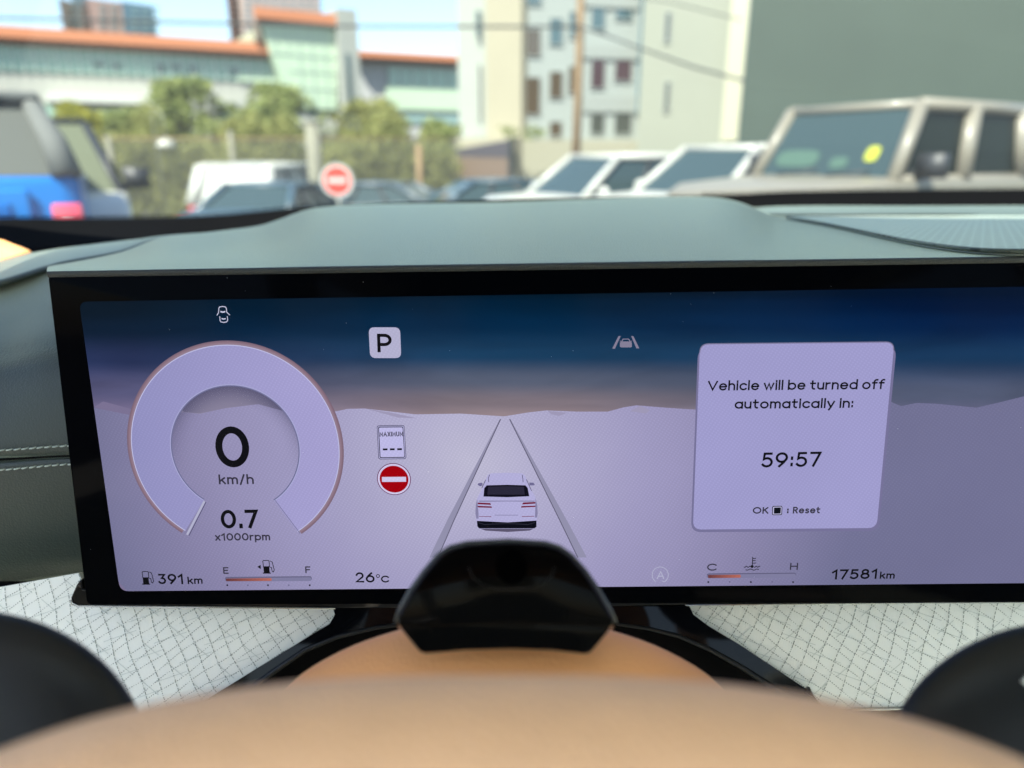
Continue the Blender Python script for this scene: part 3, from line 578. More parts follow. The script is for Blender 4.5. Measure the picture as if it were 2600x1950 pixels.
# speaker grille let into the top pad
def tsolve(px, py):
    lo, hi = 0.0, 1.0
    for _ in range(30):
        m_ = (lo + hi) / 2; q = top(px, m_) - CAM; zc = q.dot(-BK); y = 975 - q.dot(UP) / zc * F
        if y > py: lo = m_
        else: hi = m_
    return (lo + hi) / 2
GR = [(1995, 556, 557), (2080, 556, 572), (2180, 556, 594), (2300, 556, 621), (2420, 556, 641), (2520, 556, 650), (2650, 556, 651), (2950, 558, 650), (3300, 562, 640), (3600, 566, 610), (3800, 568, 580)]
def grm():
    m = mat('speaker_mesh', (0.15, 0.20, 0.188), rough=.45, spec=.7); n = m.node_tree; b = n.nodes['Principled BSDF']; b.inputs['Sheen Weight'].default_value = .5; b.inputs['Sheen Tint'].default_value = (.86, 1, .88, 1)
    tc = n.nodes.new('ShaderNodeTexCoord'); mp = n.nodes.new('ShaderNodeMapping'); mp.inputs['Rotation'].default_value = (0, 0, R(12)); mp.inputs['Scale'].default_value = (1, .42, 0)
    vo = n.nodes.new('ShaderNodeTexVoronoi'); vo.inputs['Scale'].default_value = 170; vo.inputs['Randomness'].default_value = 0
    r = n.nodes.new('ShaderNodeValToRGB'); r.color_ramp.elements[0].position = .26; r.color_ramp.elements[0].color = (.008, .012, .010, 1); r.color_ramp.elements[1].position = .36; r.color_ramp.elements[1].color = (.032, .046, .038, 1)
    n.links.new(tc.outputs['Object'], mp.inputs[0]); n.links.new(mp.outputs[0], vo.inputs[0]); n.links.new(vo.outputs[0], r.inputs[0]); n.links.new(r.outputs[0], b.inputs['Base Color'])
    for nm_, v0, v1 in (('Sheen Weight', .5, .72), ('Specular IOR Level', .22, .42)):
        q = n.nodes.new('ShaderNodeMapRange'); q.inputs[1].default_value = .26; q.inputs[2].default_value = .36; q.inputs[3].default_value = v0; q.inputs[4].default_value = v1
        n.links.new(vo.outputs[0], q.inputs[0]); n.links.new(q.outputs[0], b.inputs[nm_])
    return m
def grille(u, v):
    a = 1995 + 1805 * u; y0, y1 = interp(GR, a); return top(a, tsolve(a, y0 + (y1 - y0) * v), .0022)
grid('speaker_grille', grille, 110, 16, grm(), dash, .0015)
mb = MB(); mb.tube([top(a, tsolve(a, interp(GR, a)[1]), .001) for a in range(1995, 3800, 30)], .0007, 6); mb.build('grille_rim', M['garnish'], dash, True)

# lower facing: stitched pale fabric, glossy black surround
FO = S(1300, 1540) + Vector((0, .028, 0)); FN = Vector((0, -math.cos(R(24)), math.sin(R(24))))   # facing leans back
def FP(px, py, off=0.0):
    d = ray(px, py); t = (FO - CAM).dot(FN) / d.dot(FN); return CAM + d * t + FN * off
def fabric_mat():
    m = mat('pale_fabric', (0.84, 0.88, 0.85), rough=.85, spec=.2); n = m.node_tree; b = n.nodes['Principled BSDF']
    tc = n.nodes.new('ShaderNodeTexCoord'); w1 = n.nodes.new('ShaderNodeTexWave'); w1.bands_direction = 'Z'; w1.inputs['Scale'].default_value = 420; w1.inputs['Distortion'].default_value = .6
    w2 = n.nodes.new('ShaderNodeTexWave'); w2.bands_direction = 'X'; w2.inputs['Scale'].default_value = 300; w2.inputs['Distortion'].default_value = .6
    ad = n.nodes.new('ShaderNodeMath'); bp = n.nodes.new('ShaderNodeBump'); bp.inputs['Strength'].default_value = .12; bp.inputs['Distance'].default_value = .0003
    for q in (w1, w2): n.links.new(tc.outputs['Object'], q.inputs[0])
    n.links.new(w1.outputs[1], ad.inputs[0]); n.links.new(w2.outputs[1], ad.inputs[1]); n.links.new(ad.outputs[0], bp.inputs['Height']); n.links.new(bp.outputs[0], b.inputs['Normal'])
    mr = n.nodes.new('ShaderNodeMix'); mr.data_type = 'RGBA'; mr.inputs[6].default_value = (.85, .89, .86, 1); mr.inputs[7].default_value = (.88, .92, .89, 1)
    n.links.new(w1.outputs[1], mr.inputs[0]); n.links.new(mr.outputs[2], b.inputs['Base Color']); return m
FM = fabric_mat(); TH = mat('grey_thread', (.17, .21, .20), rough=.8); EM = mat('embossed_thread', (.60, .66, .64), rough=.9)
def inside(p, poly):
    c = False; j = len(poly) - 1
    for i in range(len(poly)):
        if (poly[i][1] > p[1]) != (poly[j][1] > p[1]) and p[0] < (poly[j][0] - poly[i][0]) * (p[1] - poly[i][1]) / (poly[j][1] - poly[i][1]) + poly[i][0]: c = not c
        j = i
    return c
def fabric(name, poly, lines, emb):
    mb = MB(); mb.prism([FP(x, y) for x, y in poly], -FN * .004, 0)
    for li, (pts, w, mi, on, off) in enumerate(lines + emb):
        # walk along the curve, laying stitches
        path = [Vector(p) for p in pts]; dens = []
        for i in range(len(path) - 1):
            k = max(1, int((path[i + 1] - path[i]).length / 1.5))
            dens += [path[i].lerp(path[i + 1], q / k) for q in range(k)]
        d = 0; seg = []
        for i in range(1, len(dens)):
            d += (dens[i] - dens[i - 1]).length
            if (d % (on + off)) < on and inside(dens[i], poly): seg.append(dens[i])
            else:
                if len(seg) > 1:
                    a, b = seg[0], seg[-1]; dd = (b - a).normalized(); nn_ = Vector((-dd.y, dd.x)) * w / 2; o = .0003 + (li % 7) * 3e-5
                    mb.add([FP(*(a + nn_), off=o), FP(*(b + nn_), off=o), FP(*(b - nn_), off=o), FP(*(a - nn_), off=o)], [(0, 1, 2, 3)], mi)
                seg = []
        if len(seg) > 1 and on > 50:
            a, b = seg[0], seg[-1]; dd = (b - a).normalized(); nn_ = Vector((-dd.y, dd.x)) * w / 2; o = .00025
            mb.add([FP(*(a + nn_), off=o), FP(*(b + nn_), off=o), FP(*(b - nn_), off=o), FP(*(a - nn_), off=o)], [(0, 1, 2, 3)], mi)
    return mb.build(name, [FM, TH, EM], dash)
rf = random.Random(5)
def lattice(flip):
    L, E = [], []
    mx = (lambda x: x) if not flip else (lambda x: 2 * 1295 - x)      # the right panel mirrors the left
    for k in (range(-14, 32) if not flip else range(-40, 32)):                         # steep lines, fanning
        x0 = 60 + 39.5 * k; lean = .13 + .00060 * max(0, x0 - 40)
        pts = [(mx(x0 + lean * (y - 1540) * (1 + (y - 1540) / 1500) + 3.0 * math.sin((y - 1540) / 24 + k)), y) for y in range(1440, 1860, 14)]
        L.append((pts, 1.7, 1, 4.6, 1.0))
    for k in (range(-4, 50) if not flip else range(-34, 50)):                          # lines rising to the right
        y0 = 1440 + 30 * k
        pts = [(mx(x), y0 - (x) * .70 + 4 * math.sin(x / 26 + k * 1.7)) for x in range(-260 if not flip else -1500, 900, 10)]
        L.append((pts, 1.7, 1, 4.4, 2.0))
    for k in range(-3, 14):
        for j in range(-3 if not flip else -12, 12):
            cx = 40 + j * 128 + (k % 2) * 64; cy = 1470 + k * 50 + j * 4
            E.append(([(mx(cx), cy), (mx(cx + 22), cy + 18), (mx(cx + 44), cy + 37)], 1.7, 2, 60, 0))
            E.append(([(mx(cx - 34), cy + 52), (mx(cx + 6), cy + 33), (mx(cx + 52), cy + 22)], 1.4, 2, 60, 0))
    return L, E
l1, e1 = lattice(False); l2, e2 = lattice(True)
fabric('fabric_panel', [(-300, 1535), (0, 1491), (200, 1455), (230, 1520), (862, 1540), (855, 1560), (838, 1582), (800, 1604), (650, 1700), (500, 1795), (440, 1828), (330, 1834), (200, 1834), (-300, 1834)], l1, e1)
fabric('fabric_panel', [(1743, 1530), (6600, 1515), (6600, 1800), (2340, 1798), (2160, 1801), (2095, 1801), (2070, 1770), (2030, 1738), (1880, 1640), (1795, 1590), (1755, 1560)], l2, e2)
mb = MB(); mb.tube([FP(x, 1832, .001) for x in (-300, 100, 330, 352, 470)], .0012, 8); mb.build('lower_trim', M['chrome'], dash, True)
mb = MB(); mb.tube([FP(x, y, .001) for x, y in ((2160, 1800), (2240, 1799), (2320, 1796), (2800, 1795), (6600, 1795))], .0012, 8); mb.build('lower_trim', M['chrome'], dash, True)
# black surround that runs from under the display down round the column
FB = lambda px, py, off=0.0: FP(px, py, .006 + off)
sur = [(850, 1538), (856, 1556), (842, 1580), (805, 1602), (650, 1697), (500, 1791), (486, 1806), (560, 1790), (640, 1745), (700, 1700), (780, 1645), (860, 1612), (960, 1588), (1100, 1570), (1300, 1562), (1500, 1570), (1640, 1590), (1720, 1610), (1800, 1645), (1880, 1690), (1950, 1735), (2010, 1762), (2060, 1766), (2040, 1744), (1880, 1637), (1795, 1586), (1755, 1556), (1745, 1535)]
mb = MB(); mb.prism([FB(x, y) for x, y in sur], -FN * .010); o = mb.build('column_surround', M['piano'], dash)
edge = sur[6:24]
mb = MB(); mb.tube([FB(x, y, -.0006) for x, y in edge], [.0012 + .0014 * min(1, abs(i - 8.5) / 8) for i in range(len(edge))], 8); mb.build('surround_edge', M['satin'], dash, True)
mb = MB(); mb.prism([FP(x, y, -.030) for x, y in [(-400, 1500), (6600, 1500), (6600, 2250), (-400, 2250)]], -FN * .01); mb.build('inner_structure', M['dark'], dash)
mb = MB(); mb.prism([P(EX + 20, gt(EX) - 2, .475), P(6700, gt(EX) - 2, .475), P(6700, 1530, .475), P(EX + 20, 1530, .475)], Vector((0, .03, 0))); bevel(mb.build('passenger_pad', M['leather'], dash), .006)
mb = MB(); mb.box((-.66, .56, .62), (1.42, .95, 1.17)); mb.build('lower_body', M['leather'], dash)
# ledge below the display
led = [S(x, y, o) for x, y, o in ((176, 1530, -.004), (200, 1475, -.03), (232, 1470, -.03), (240, 1536, .001))]
mb = MB(); mb.prism([S(x, y, -.012) for x, y in [(196, 1478), (188, 1490), (174, 1522), (176, 1536), (192, 1543), (500, 1546), (855, 1549), (1300, 1549), (1750, 1541), (EX, 1530), (EX, 1500), (205, 1500), (205, 1478)]], SN * .010); o = mb.build('display_ledge', M['piano'], dash); bevel(o, .0015)
mb = MB(); mb.tube([S(x, y, -.0015) for x, y in [(176, 1526), (177, 1536), (192, 1542.5), (500, 1545.5), (850, 1548)]], .00045, 6); mb.build('ledge_edge', M['chrome'], dash, True)
mb = MB(); mb.tube([S(x, y, -.0015) for x, y in [(1742, 1539.5), (2100, 1536), (2500, 1533), (EX, 1531)]], .00045, 6); mb.build('ledge_edge', M['chrome'], dash, True)

# ================================================================ steering column with the driver monitoring camera pod
colm = empty('steering_column', P(1300, 1900, .33))
tag(colm, 'tan leather steering column cover with a glossy black camera pod on top, in front of the display', 'steering column')
EC = CAM + ray(1280, 1946) * (.345 / F)
axis = (CAM + ray(1290, 1700) * (.42 / F) - EC); A2 = Vector((0, .93, -.10)).normalized(); A1 = Vector((1, 0, 0)); A3 = A1.cross(A2).normalized()
a1 = 655 * .345 / F; a3 = 400 * .345 / F * .97
def dome(u, v):
    th = math.pi * 2 * u; ph = math.pi * (v - .5); return EC + A1 * (a1 * math.cos(ph) * math.cos(th)) + A3 * (a3 * math.cos(ph) * math.sin(th)) + A2 * (.05 * math.sin(ph))
grid('column_cover', dome, 96, 48, M['tan'], colm)
def PZ(px, py, zc): return CAM + ray(px, py) * (zc / F)
front = [(1012, 1582), (1024, 1548), (1050, 1500), (1084, 1452), (1118, 1412), (1148, 1392), (1190, 1381), (1290, 1376), (1380, 1381), (1416, 1392), (1444, 1412), (1478, 1450), (1512, 1500), (1540, 1548), (1556, 1580), (1548, 1596), (1300, 1586), (1022, 1596)]
mb = MB(); nF = len(front)
cx_, cy_ = 1285, 1500
fr = [PZ(cx_ + (x - cx_) * 1.01, cy_ + (y - cy_) * .985, .290) for x, y in front]; bk = [PZ(cx_ + (x - cx_) * 1.04, cy_ + (y - cy_) * 1.035, .322) for x, y in front]
mid = [PZ(cx_ + (x - cx_) * 1.025, cy_ + (y - cy_) * 1.0, .298) for x, y in front]
mb.add(fr + mid + bk, [tuple(range(nF))[::-1]] + [(i, (i + 1) % nF, nF + (i + 1) % nF, nF + i) for i in range(nF)] + [(nF + i, nF + (i + 1) % nF, 2 * nF + (i + 1) % nF, 2 * nF + i) for i in range(nF)] + [tuple(range(2 * nF, 3 * nF))])
o = mb.build('camera_pod', M['pod'], colm); bevel(o, .0022, 4); pod = o
low = [(1014, 1590), (1020, 1602), (1064, 1656), (1080, 1662), (1180, 1653), (1290, 1650), (1400, 1653), (1485, 1663), (1500, 1660), (1545, 1606), (1552, 1590), (1420, 1574), (1290, 1569), (1150, 1574)]
mb = MB(); mb.prism([PZ(x, y, .2915) for x, y in low], -BK * .030); o = mb.build('pod_base', M['pod'], colm); bevel(o, .002, 4)
mb = MB()
ln = [PZ(1298 + 40 * math.cos(R(a)), 1440 + 44 * math.sin(R(a)), .2890) for a in range(0, 360, 15)]; mb.prism(ln, -BK * .0012); mb.build('camera_lens', mat('lens', (.0008, .0008, .001), rough=.2, spec=.0), pod)
mb = MB(); mb.tube([PZ(x, y, .2893) for x, y in [(1190, 1440), (1200, 1465), (1225, 1485), (1260, 1494), (1300, 1496), (1345, 1493), (1380, 1482), (1400, 1462), (1408, 1440)]], .00022, 6); mb.build('sensor_outline', M['satin'], pod, True)
mb = MB(); rimp = [mid[i] + (mid[i] - PZ(1285, 1500, .298)).normalized() * .0004 for i in range(15)]
mb.tube(rimp, [.0005] + [.0011] * 13 + [.0005], 8); mb.build('pod_rim', mat('pod_rim_grey', (.035, .045, .05), rough=.22, spec=.6), pod, True)
# ================================================================ steering wheel
wh = empty('steering_wheel', P(1300, 2000, .2)); tag(wh, 'beige leather steering wheel, its rim blurred across the bottom of the view', 'steering wheel')
T0 = PZ(1270, 1893, .171)                             # middle of the rim's top, in the tube
WN = Vector((0, -math.cos(R(22)), math.sin(R(22)))); WX = Vector((1, 0, 0)); WU = WX.cross(WN) * -1
WU = WU if WU.z > 0 else -WU
ra, rb, ne_ = .208, .175, 2.6; WC = T0 - WU * rb
def rimpt(a, r, s=1.0):
    c, sn = math.cos(a), math.sin(a); x = ra * s * math.copysign(abs(c) ** (2 / ne_), c); y = rb * s * math.copysign(abs(sn) ** (2 / ne_), sn); return WC + WX * x + WU * y
def rim(u, v):
    a = 2 * math.pi * u; c = rimpt(a, 0); d = (rimpt(a + .002, 0) - rimpt(a - .002, 0)).normalized(); out = d.cross(WN).normalized(); out = out if out.dot(c - WC) > 0 else -out
    t = 2 * math.pi * v; return c + out * (.0155 * math.cos(t)) + WN * (.0185 * math.sin(t))
grid('rim', rim, 160, 24, M['beige'], wh)
hub = [rimpt(2 * math.pi * i / 40, 0, .40) - WN * .03 for i in range(40)]
mb = MB(); mb.prism(hub, -WN * .05); o = mb.build('hub', M['beige'], wh); bevel(o, .012, 4)
for s in (-1, 1):
    mb = MB(); mb.prism([WC + WX * s * .06 + WU * .03 - WN * .03, WC + WX * s * .19 + WU * .022 - WN * .004, WC + WX * s * .19 - WU * .022 - WN * .004, WC + WX * s * .06 - WU * .03 - WN * .03], -WN * .014); o = mb.build('spoke', M['satin'], wh); bevel(o, .004)
def paddle(cx, cy, zc, rx, ry, s):
    C0 = PZ(cx, cy, zc); ex, ey = Vector((1, 0, 0)), WU; ez = WN
    def fn(u, v):
        th = 2 * math.pi * u; ph = math.pi * (v - .5); c = math.cos(ph)
        return C0 + ex * (rx * c * math.cos(th)) + ey * (ry * c * math.sin(th)) + ez * (.016 * math.sin(ph))
    return grid('shift_paddle', fn, 64, 32, M['satin'], wh)
pl = paddle(-110, 1985, .262, .072, .062, -1); pr = paddle(2740, 1985, .262, .072, .058, 1)
mb = MB(); q = PZ(2606, 1730, .2535); mb.tube([q - WU * .0016, q + WU * .0016], .0005, 6); mb.tube([q - WX * .0016, q + WX * .0016], .0005, 6); mb.build('plus_mark', M['white_mark'], pr)

# ================================================================ the cabin round the camera
cab = empty('car_cabin', (0.4, 0, 0)); tag(cab, 'car cabin seen from the driving seat, its windshield with a black border', 'car cabin')
gm = bpy.data.materials.new('windshield_glass'); gm.use_nodes = True; n = gm.node_tree; n.nodes.clear()
ou = n.nodes.new('ShaderNodeOutputMaterial'); tr = n.nodes.new('ShaderNodeBsdfTransparent'); tr.inputs[0].default_value = (.90, .965, .93, 1)
go = n.nodes.new('ShaderNodeBsdfGlossy'); go.inputs['Roughness'].default_value = .0; fr_ = n.nodes.new('ShaderNodeFresnel'); fr_.inputs[0].default_value = 1.3
veil = n.nodes.new('ShaderNodeBsdfTranslucent'); veil.inputs[0].default_value = (.9, .95, .9, 1); fm = n.nodes.new('ShaderNodeMixShader'); fm.inputs[0].default_value = .03   # a film added to haze the view like veiling glare
n.links.new(tr.outputs[0], fm.inputs[1]); n.links.new(veil.outputs[0], fm.inputs[2])
mx = n.nodes.new('ShaderNodeMixShader'); n.links.new(fr_.outputs[0], mx.inputs[0]); n.links.new(fm.outputs[0], mx.inputs[1]); n.links.new(go.outputs[0], mx.inputs[2]); n.links.new(mx.outputs[0], ou.inputs[0])
BT = [(-500, 575, .80), (0, 556, .88), (200, 556, .93), (400, 553, .98), (560, 547, 1.02), (800, 525, 1.07), (1300, 505, 1.12), (1880, 494, 1.16), (1965, 489, 1.17), (2100, 486, 1.18), (2600, 481, 1.20), (3400, 482, 1.20), (4300, 490, 1.1), (4900, 500, .95)]
BB = [(-500, 690, .76), (0, 650, .80), (95, 641, .83), (250, 622, .87), (404, 606, .92), (560, 596, .98), (800, 570, 1.03), (1300, 540, 1.10), (1880, 530, 1.14), (1965, 530, 1.14), (2100, 529, 1.15), (2600, 528, 1.17), (3400, 530, 1.17), (4300, 540, 1.07), (4900, 550, .92)]
def head(a): t = (a + 500) / 5400; return Vector((-.62 + 2.02 * t, .64 - 1.0 * (t - .5) ** 2 * .6, 1.80 - .10 * (2 * t - 1) ** 2))
def ws(u, v):
    a = -500 + 5400 * u; p = P(a, *interp(BT, a)); q = head(a); r = p.lerp(q, v); r.z += .02 * math.sin(math.pi * v); return r
grid('windshield', ws, 60, 16, gm, cab)
def frit(u, v):
    a = -500 + 5400 * u; return P(a, *interp(BT, a)).lerp(P(a, *interp(BB, a)), v)
grid('glass_border', frit, 90, 6, M['dark'], cab, -.004)
mb = MB()
for row in range(3):
    for i in range(720):
        a = 0 + 2700 * (i + .5 * (row % 2)) / 720
        if 850 < a < 1780: continue
        p = ws((a + 500) / 5400, .004 + row * .0045); r = .0011 - row * .0003; dx_ = Vector((1, 0, 0)); dz_ = Vector((0, -.45, .9)).normalized()
        mb.add([p + Vector((0, -.001, 0)) + (dx_ * math.cos(R(60 * k)) + dz_ * math.sin(R(60 * k))) * r for k in range(6)], [tuple(range(6))])
dd_ = mb.build('border_dots', M['dark'], cab); dd_['kind'] = 'stuff'
# cowl / bonnet in front of the glass, roof, pillars, doors, rear wall
def hoodf(u, v):
    x = -.85 + 2.5 * u; y = 1.22 + 1.0 * v - .35 * (2 * u - 1) ** 2; return Vector((x, y, 1.36 - .22 * v ** 1.5 - .08 * (2 * u - 1) ** 2 - .03))
grid('bonnet', hoodf, 30, 12, mat('dark_green_paint', (.012, .03, .028), rough=.2, coat=1), cab, .01)
mb = MB()
def fr_box(a, b): mb.box(a, b)
mb.box((-.62, -.25, 1.79), (1.4, .57, 1.83)); mb.box((-.62, -1.9, 1.79), (-.44, -.25, 1.83)); mb.box((1.22, -1.9, 1.79), (1.4, -.25, 1.83)); mb.box((-.44, -1.9, 1.79), (1.22, -1.65, 1.83))
mb.build('roof', M['headliner'], cab)  # unseen roof, its front edge shaped to keep sun off the dash
mb = MB(); mb.box((-.44, -1.65, 1.80), (1.22, -.25, 1.806)); mb.build('added_glass_roof', gm, cab)  # unseen opening added to let skylight onto wheel and dash
for x, s in ((-.62, -1), (1.4, 1)):
    mb = MB(); mb.tube([P(-500, 640, .80) if s < 0 else P(4900, 520, .95), (x, .54, 1.79)], .045, 8); mb.build('front_pillar', M['headliner'], cab, True)
    for y in (-.75, -2.0): MB().box((x - .04, y, 1.1), (x + .04, y + .15, 1.8)).build('door_pillar', M['headliner'], cab)
    mb = MB(); mb.box((x - .06, -1.9, .35), (x + .06, .62, 1.12)); mb.build('door_trim', M['ivory'], cab)
mb = MB(); mb.box((-.65, -1.95, .35), (1.43, -1.88, 1.25)); mb.build('rear_trim', M['ivory'], cab)
mb = MB(); mb.box((-.65, -1.9, .30), (1.43, 1.0, .35)); mb.build('floor_carpet', M['ivory'], cab)
for x in (-.02, .80):  # unseen seats added to bounce sunlight onto dash and wheel
    mb = MB(); mb.prism([(x - .27, .02, .72), (x - .27, -.52, .68), (x - .27, -.52, .55), (x - .27, .02, .55)], (.54, 0, 0)); bevel(mb.build('bounce_seat_cushion', M['ivory'], cab), .04)
    mb = MB(); mb.prism([(x - .26, -.48, .66), (x - .26, -.62, .62), (x - .26, -.84, 1.26), (x - .26, -.72, 1.29)], (.52, 0, 0)); bevel(mb.build('seat_back', M['ivory'], cab), .04)
    mb = MB(); mb.prism([(x - .13, -.74, 1.33), (x - .13, -.84, 1.32), (x - .13, -.86, 1.52), (x - .13, -.78, 1.53)], (.26, 0, 0)); bevel(mb.build('bounce_head_rest', M['ivory'], cab), .03)
mb = MB(); mb.prism([(-.55, -1.2, .75), (-.55, -1.7, .72), (-.55, -1.88, 1.2), (-.55, -1.88, .4), (-.55, -1.2, .4)], (1.88, 0, 0)); bevel(mb.build('bounce_rear_bench', M['ivory'], cab), .04)  # unseen bench, added with the seats as a light reflector
mb = MB(); mb.prism([P(-300, 700, .70), P(-300, 560, .76), P(-60, 588, .77), (P(10, 607, .775)), P(60, 624, .775), P(92, 638, .775), P(40, 650, .765), P(-20, 664, .755)], Vector((-.03, .02, -.03))); o = mb.build('pillar_trim', M['tan'], cab); bevel(o, .004)
for nm in (dash, colm, wh, cab):
    iv = Matrix.Translation(-nm.location)
    for o in nm.children: o.matrix_parent_inverse = iv

# ================================================================ outside: the lot, buildings, trees, fence, vehicles
def gz(y, x=0.0): return -.04 * (min(22, max(5, y)) - 7) + .02 * (min(8, max(-12, x)) - 2)
def asphalt():
    m = mat('asphalt', (.055, .055, .055), rough=.9, vary=.3, vscale=1.5, bump=.4, bscale=60); return m
ys = [-30, -3, 5, 22, 60, 200, 900]; xs = [-700, -12, 8, 700]
lot = link('parking_lot', mesh([(x, y, gz(y, x)) for y in ys for x in xs], [(4 * i + j, 4 * i + j + 1, 4 * i + j + 5, 4 * i + j + 4) for i in range(len(ys) - 1) for j in range(3)]), asphalt()); lot['kind'] = 'structure'
mb = MB()
for i in range(-6, 7):
    x = i * 2.7 + 1.2; za, zb_ = [gz(q, x) + .02 for q in (6, 10)]
    mb.add([(x - .06, 6, za), (x + .06, 6, za), (x + .06, 10, zb_), (x - .06, 10, zb_)], [(0, 1, 2, 3)])
o = mb.build('bay_lines', mat('road_paint', (.6, .6, .55), rough=.8)); o['kind'] = 'structure'

class Fac:                                           # a vertical facade through two sighted points
    def __init__(s, pxa, Ya, pxb, Yb, py=300):
        s.A = P(pxa, py, Ya); s.B = P(pxb, py, Yb); s.d = (s.B - s.A); s.d.z = 0; s.d.normalize()
        s.n = Vector((s.d.y, -s.d.x, 0)); s.n = s.n if s.n.dot(CAM - s.A) > 0 else -s.n
    def hit(s, px, py): d = ray(px, py); t = (s.A - CAM).dot(s.n) / d.dot(s.n); return CAM + d * t
    def s_(s, px, py): return (s.hit(px, py) - s.A).dot(s.d)
    def at(s, u, z, off=0.0): q = s.A + s.d * u + s.n * off; return Vector((q.x, q.y, z))
    def box(s, mb, px0, px1, py0, py1, o0, o1, ref=None, mi=0, z1=None):
        pm = (py0 + py1) / 2; u0, u1 = s.s_(px0, pm), s.s_(px1, pm); rf_ = ref if ref is not None else (px0 + px1) / 2
        za = s.hit(rf_, py0).z; zb = z1 if z1 is not None else s.hit(rf_, py1).z
        mb.prism([s.at(u0, zb, o0), s.at(u1, zb, o0), s.at(u1, za, o0), s.at(u0, za, o0)], s.n * (o1 - o0), mi); return mb
    def solid(s, name, m, parent, px0, px1, py0, py1, o0, o1, ref=None, z1=None):   # as part(), but its depth runs straight away from the street
        pm = (py0 + py1) / 2; u0, u1 = s.s_(px0, pm), s.s_(px1, pm); rf_ = ref if ref is not None else (px0 + px1) / 2
        za = s.hit(rf_, py0).z; zb = z1 if z1 is not None else s.hit(rf_, py1).z; q = s.at((u0 + u1) / 2, 0) - CAM; q.z = 0; q.normalize()
        return MB().prism([s.at(u0, zb, o1), s.at(u1, zb, o1), s.at(u1, za, o1), s.at(u0, za, o1)], q * (o1 - o0)).build(name, m, parent)
    def part(s, name, m, parent, *a, **k): return s.box(MB(), *a, **k).build(name, m, parent)
def glassy(name, col, rough=.12, metal=0.0): return mat(name, col, rough=rough, spec=.8, vary=.12, vscale=.6)
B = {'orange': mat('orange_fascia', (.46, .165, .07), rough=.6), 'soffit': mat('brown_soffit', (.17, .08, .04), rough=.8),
     'white': mat('white_panel', (.33, .33, .29), rough=.7, vary=.05, vscale=.5), 'green_glass': glassy('green_glazing', (.23, .36, .29)),
     'pale_glass': mat('frosted_green_glazing', (.40, .50, .36), rough=.35, vary=.05, vscale=.4), 'mull': mat('mullion', (.38, .45, .40), rough=.5), 'dark_glass': glassy('dark_glazing', (.05, .08, .08)),
     'grey': mat('grey_concrete', (.27, .28, .25), rough=.8, vary=.08, vscale=1), 'cream': mat('sunlit_cream_render', (.29, .265, .19), rough=.8, vary=.05, vscale=.6),  # cream also puts the sun on the stair wall into its colour
     'lgrey': mat('shaded_grey_render', (.28, .30, .265), rough=.8, vary=.05, vscale=.6), 'bluegrey': mat('shaded_blue_grey_render', (.265, .29, .27), rough=.8, vary=.05, vscale=.6),  # both greys hold the shade on the pale block's faces
     'beigew': mat('sun_grazed_beige_render', (.22, .23, .185), rough=.8, vary=.05, vscale=.5), 'greywall': mat('grey_green_cladding', (.038, .057, .044), rough=.75, vary=.2, vscale=.5),  # beigew holds the grazing sun on the block's side in its colour
     'brick': mat('hazed_pink_brick', (.36, .23, .19), rough=.9, vary=.15, vscale=.3), 'brick2': mat('hazed_brown_brick', (.34, .26, .225), rough=.9, vary=.15, vscale=.3), 'tealp': glassy('teal_panel', (.18, .28, .27)),  # both bricks lightened to carry the distance haze in their colour
     'bluep': glassy('blue_panel', (.07, .14, .18)), 'wbrown': glassy('brown_window', (.07, .05, .03)), 'wplum': glassy('plum_window', (.06, .035, .04)), 'wblue': glassy('blue_window', (.05, .09, .10)), 'wdark': glassy('dark_window', (.055, .06, .05)),
     'wframe': mat('window_frame', (.25, .27, .25), rough=.6), 'post': mat('weathered_post', (.17, .165, .125), rough=.9, vary=.2, vscale=3), 'wood': mat('weathered_pole', (.20, .135, .075), rough=.9, vary=.2, vscale=3), 'cable': mat('black_cable', (.03, .035, .035), rough=.8)}
def windows(fac, parent, rects, m, off=0.0, name='window', bars=2):
    for (x0, x1, y0, y1) in rects:
        x0, x1, y0, y1 = (x0 - 2.5, x1 + 2.5, y0 - 3, y1 + 3) if bars else (x0, x1, y0, y1)
        wn = fac.part(name, m, parent, x0, x1, y0, y1, off, off + .05)
        mb = MB(); u0, u1 = fac.s_(x0, (y0 + y1) / 2), fac.s_(x1, (y0 + y1) / 2); za, zb = fac.hit((x0 + x1) / 2, y0).z, fac.hit((x0 + x1) / 2, y1).z
        wd = abs(u1 - u0); lo, hi = min(u0, u1), max(u0, u1); t = .045
        def bx(a, b, c, d, o=.12): mb.prism([fac.at(a, c, off), fac.at(b, c, off), fac.at(b, d, off), fac.at(a, d, off)], fac.n * o * .6)
        bx(lo - t, lo, zb - t, za + t); bx(hi, hi + t, zb - t, za + t); bx(lo, hi, za, za + t); bx(lo, hi, zb - t, zb)
        for k in range(1, bars + 1): c = lo + wd * k / (bars + 1); bx(c - .018, c + .018, zb, za, .07)
        mb.build('frame', B['wframe'], wn)
def setbase(root):
    iv = Matrix.Translation(-root.location)
    for o in root.children: o.matrix_parent_inverse = iv

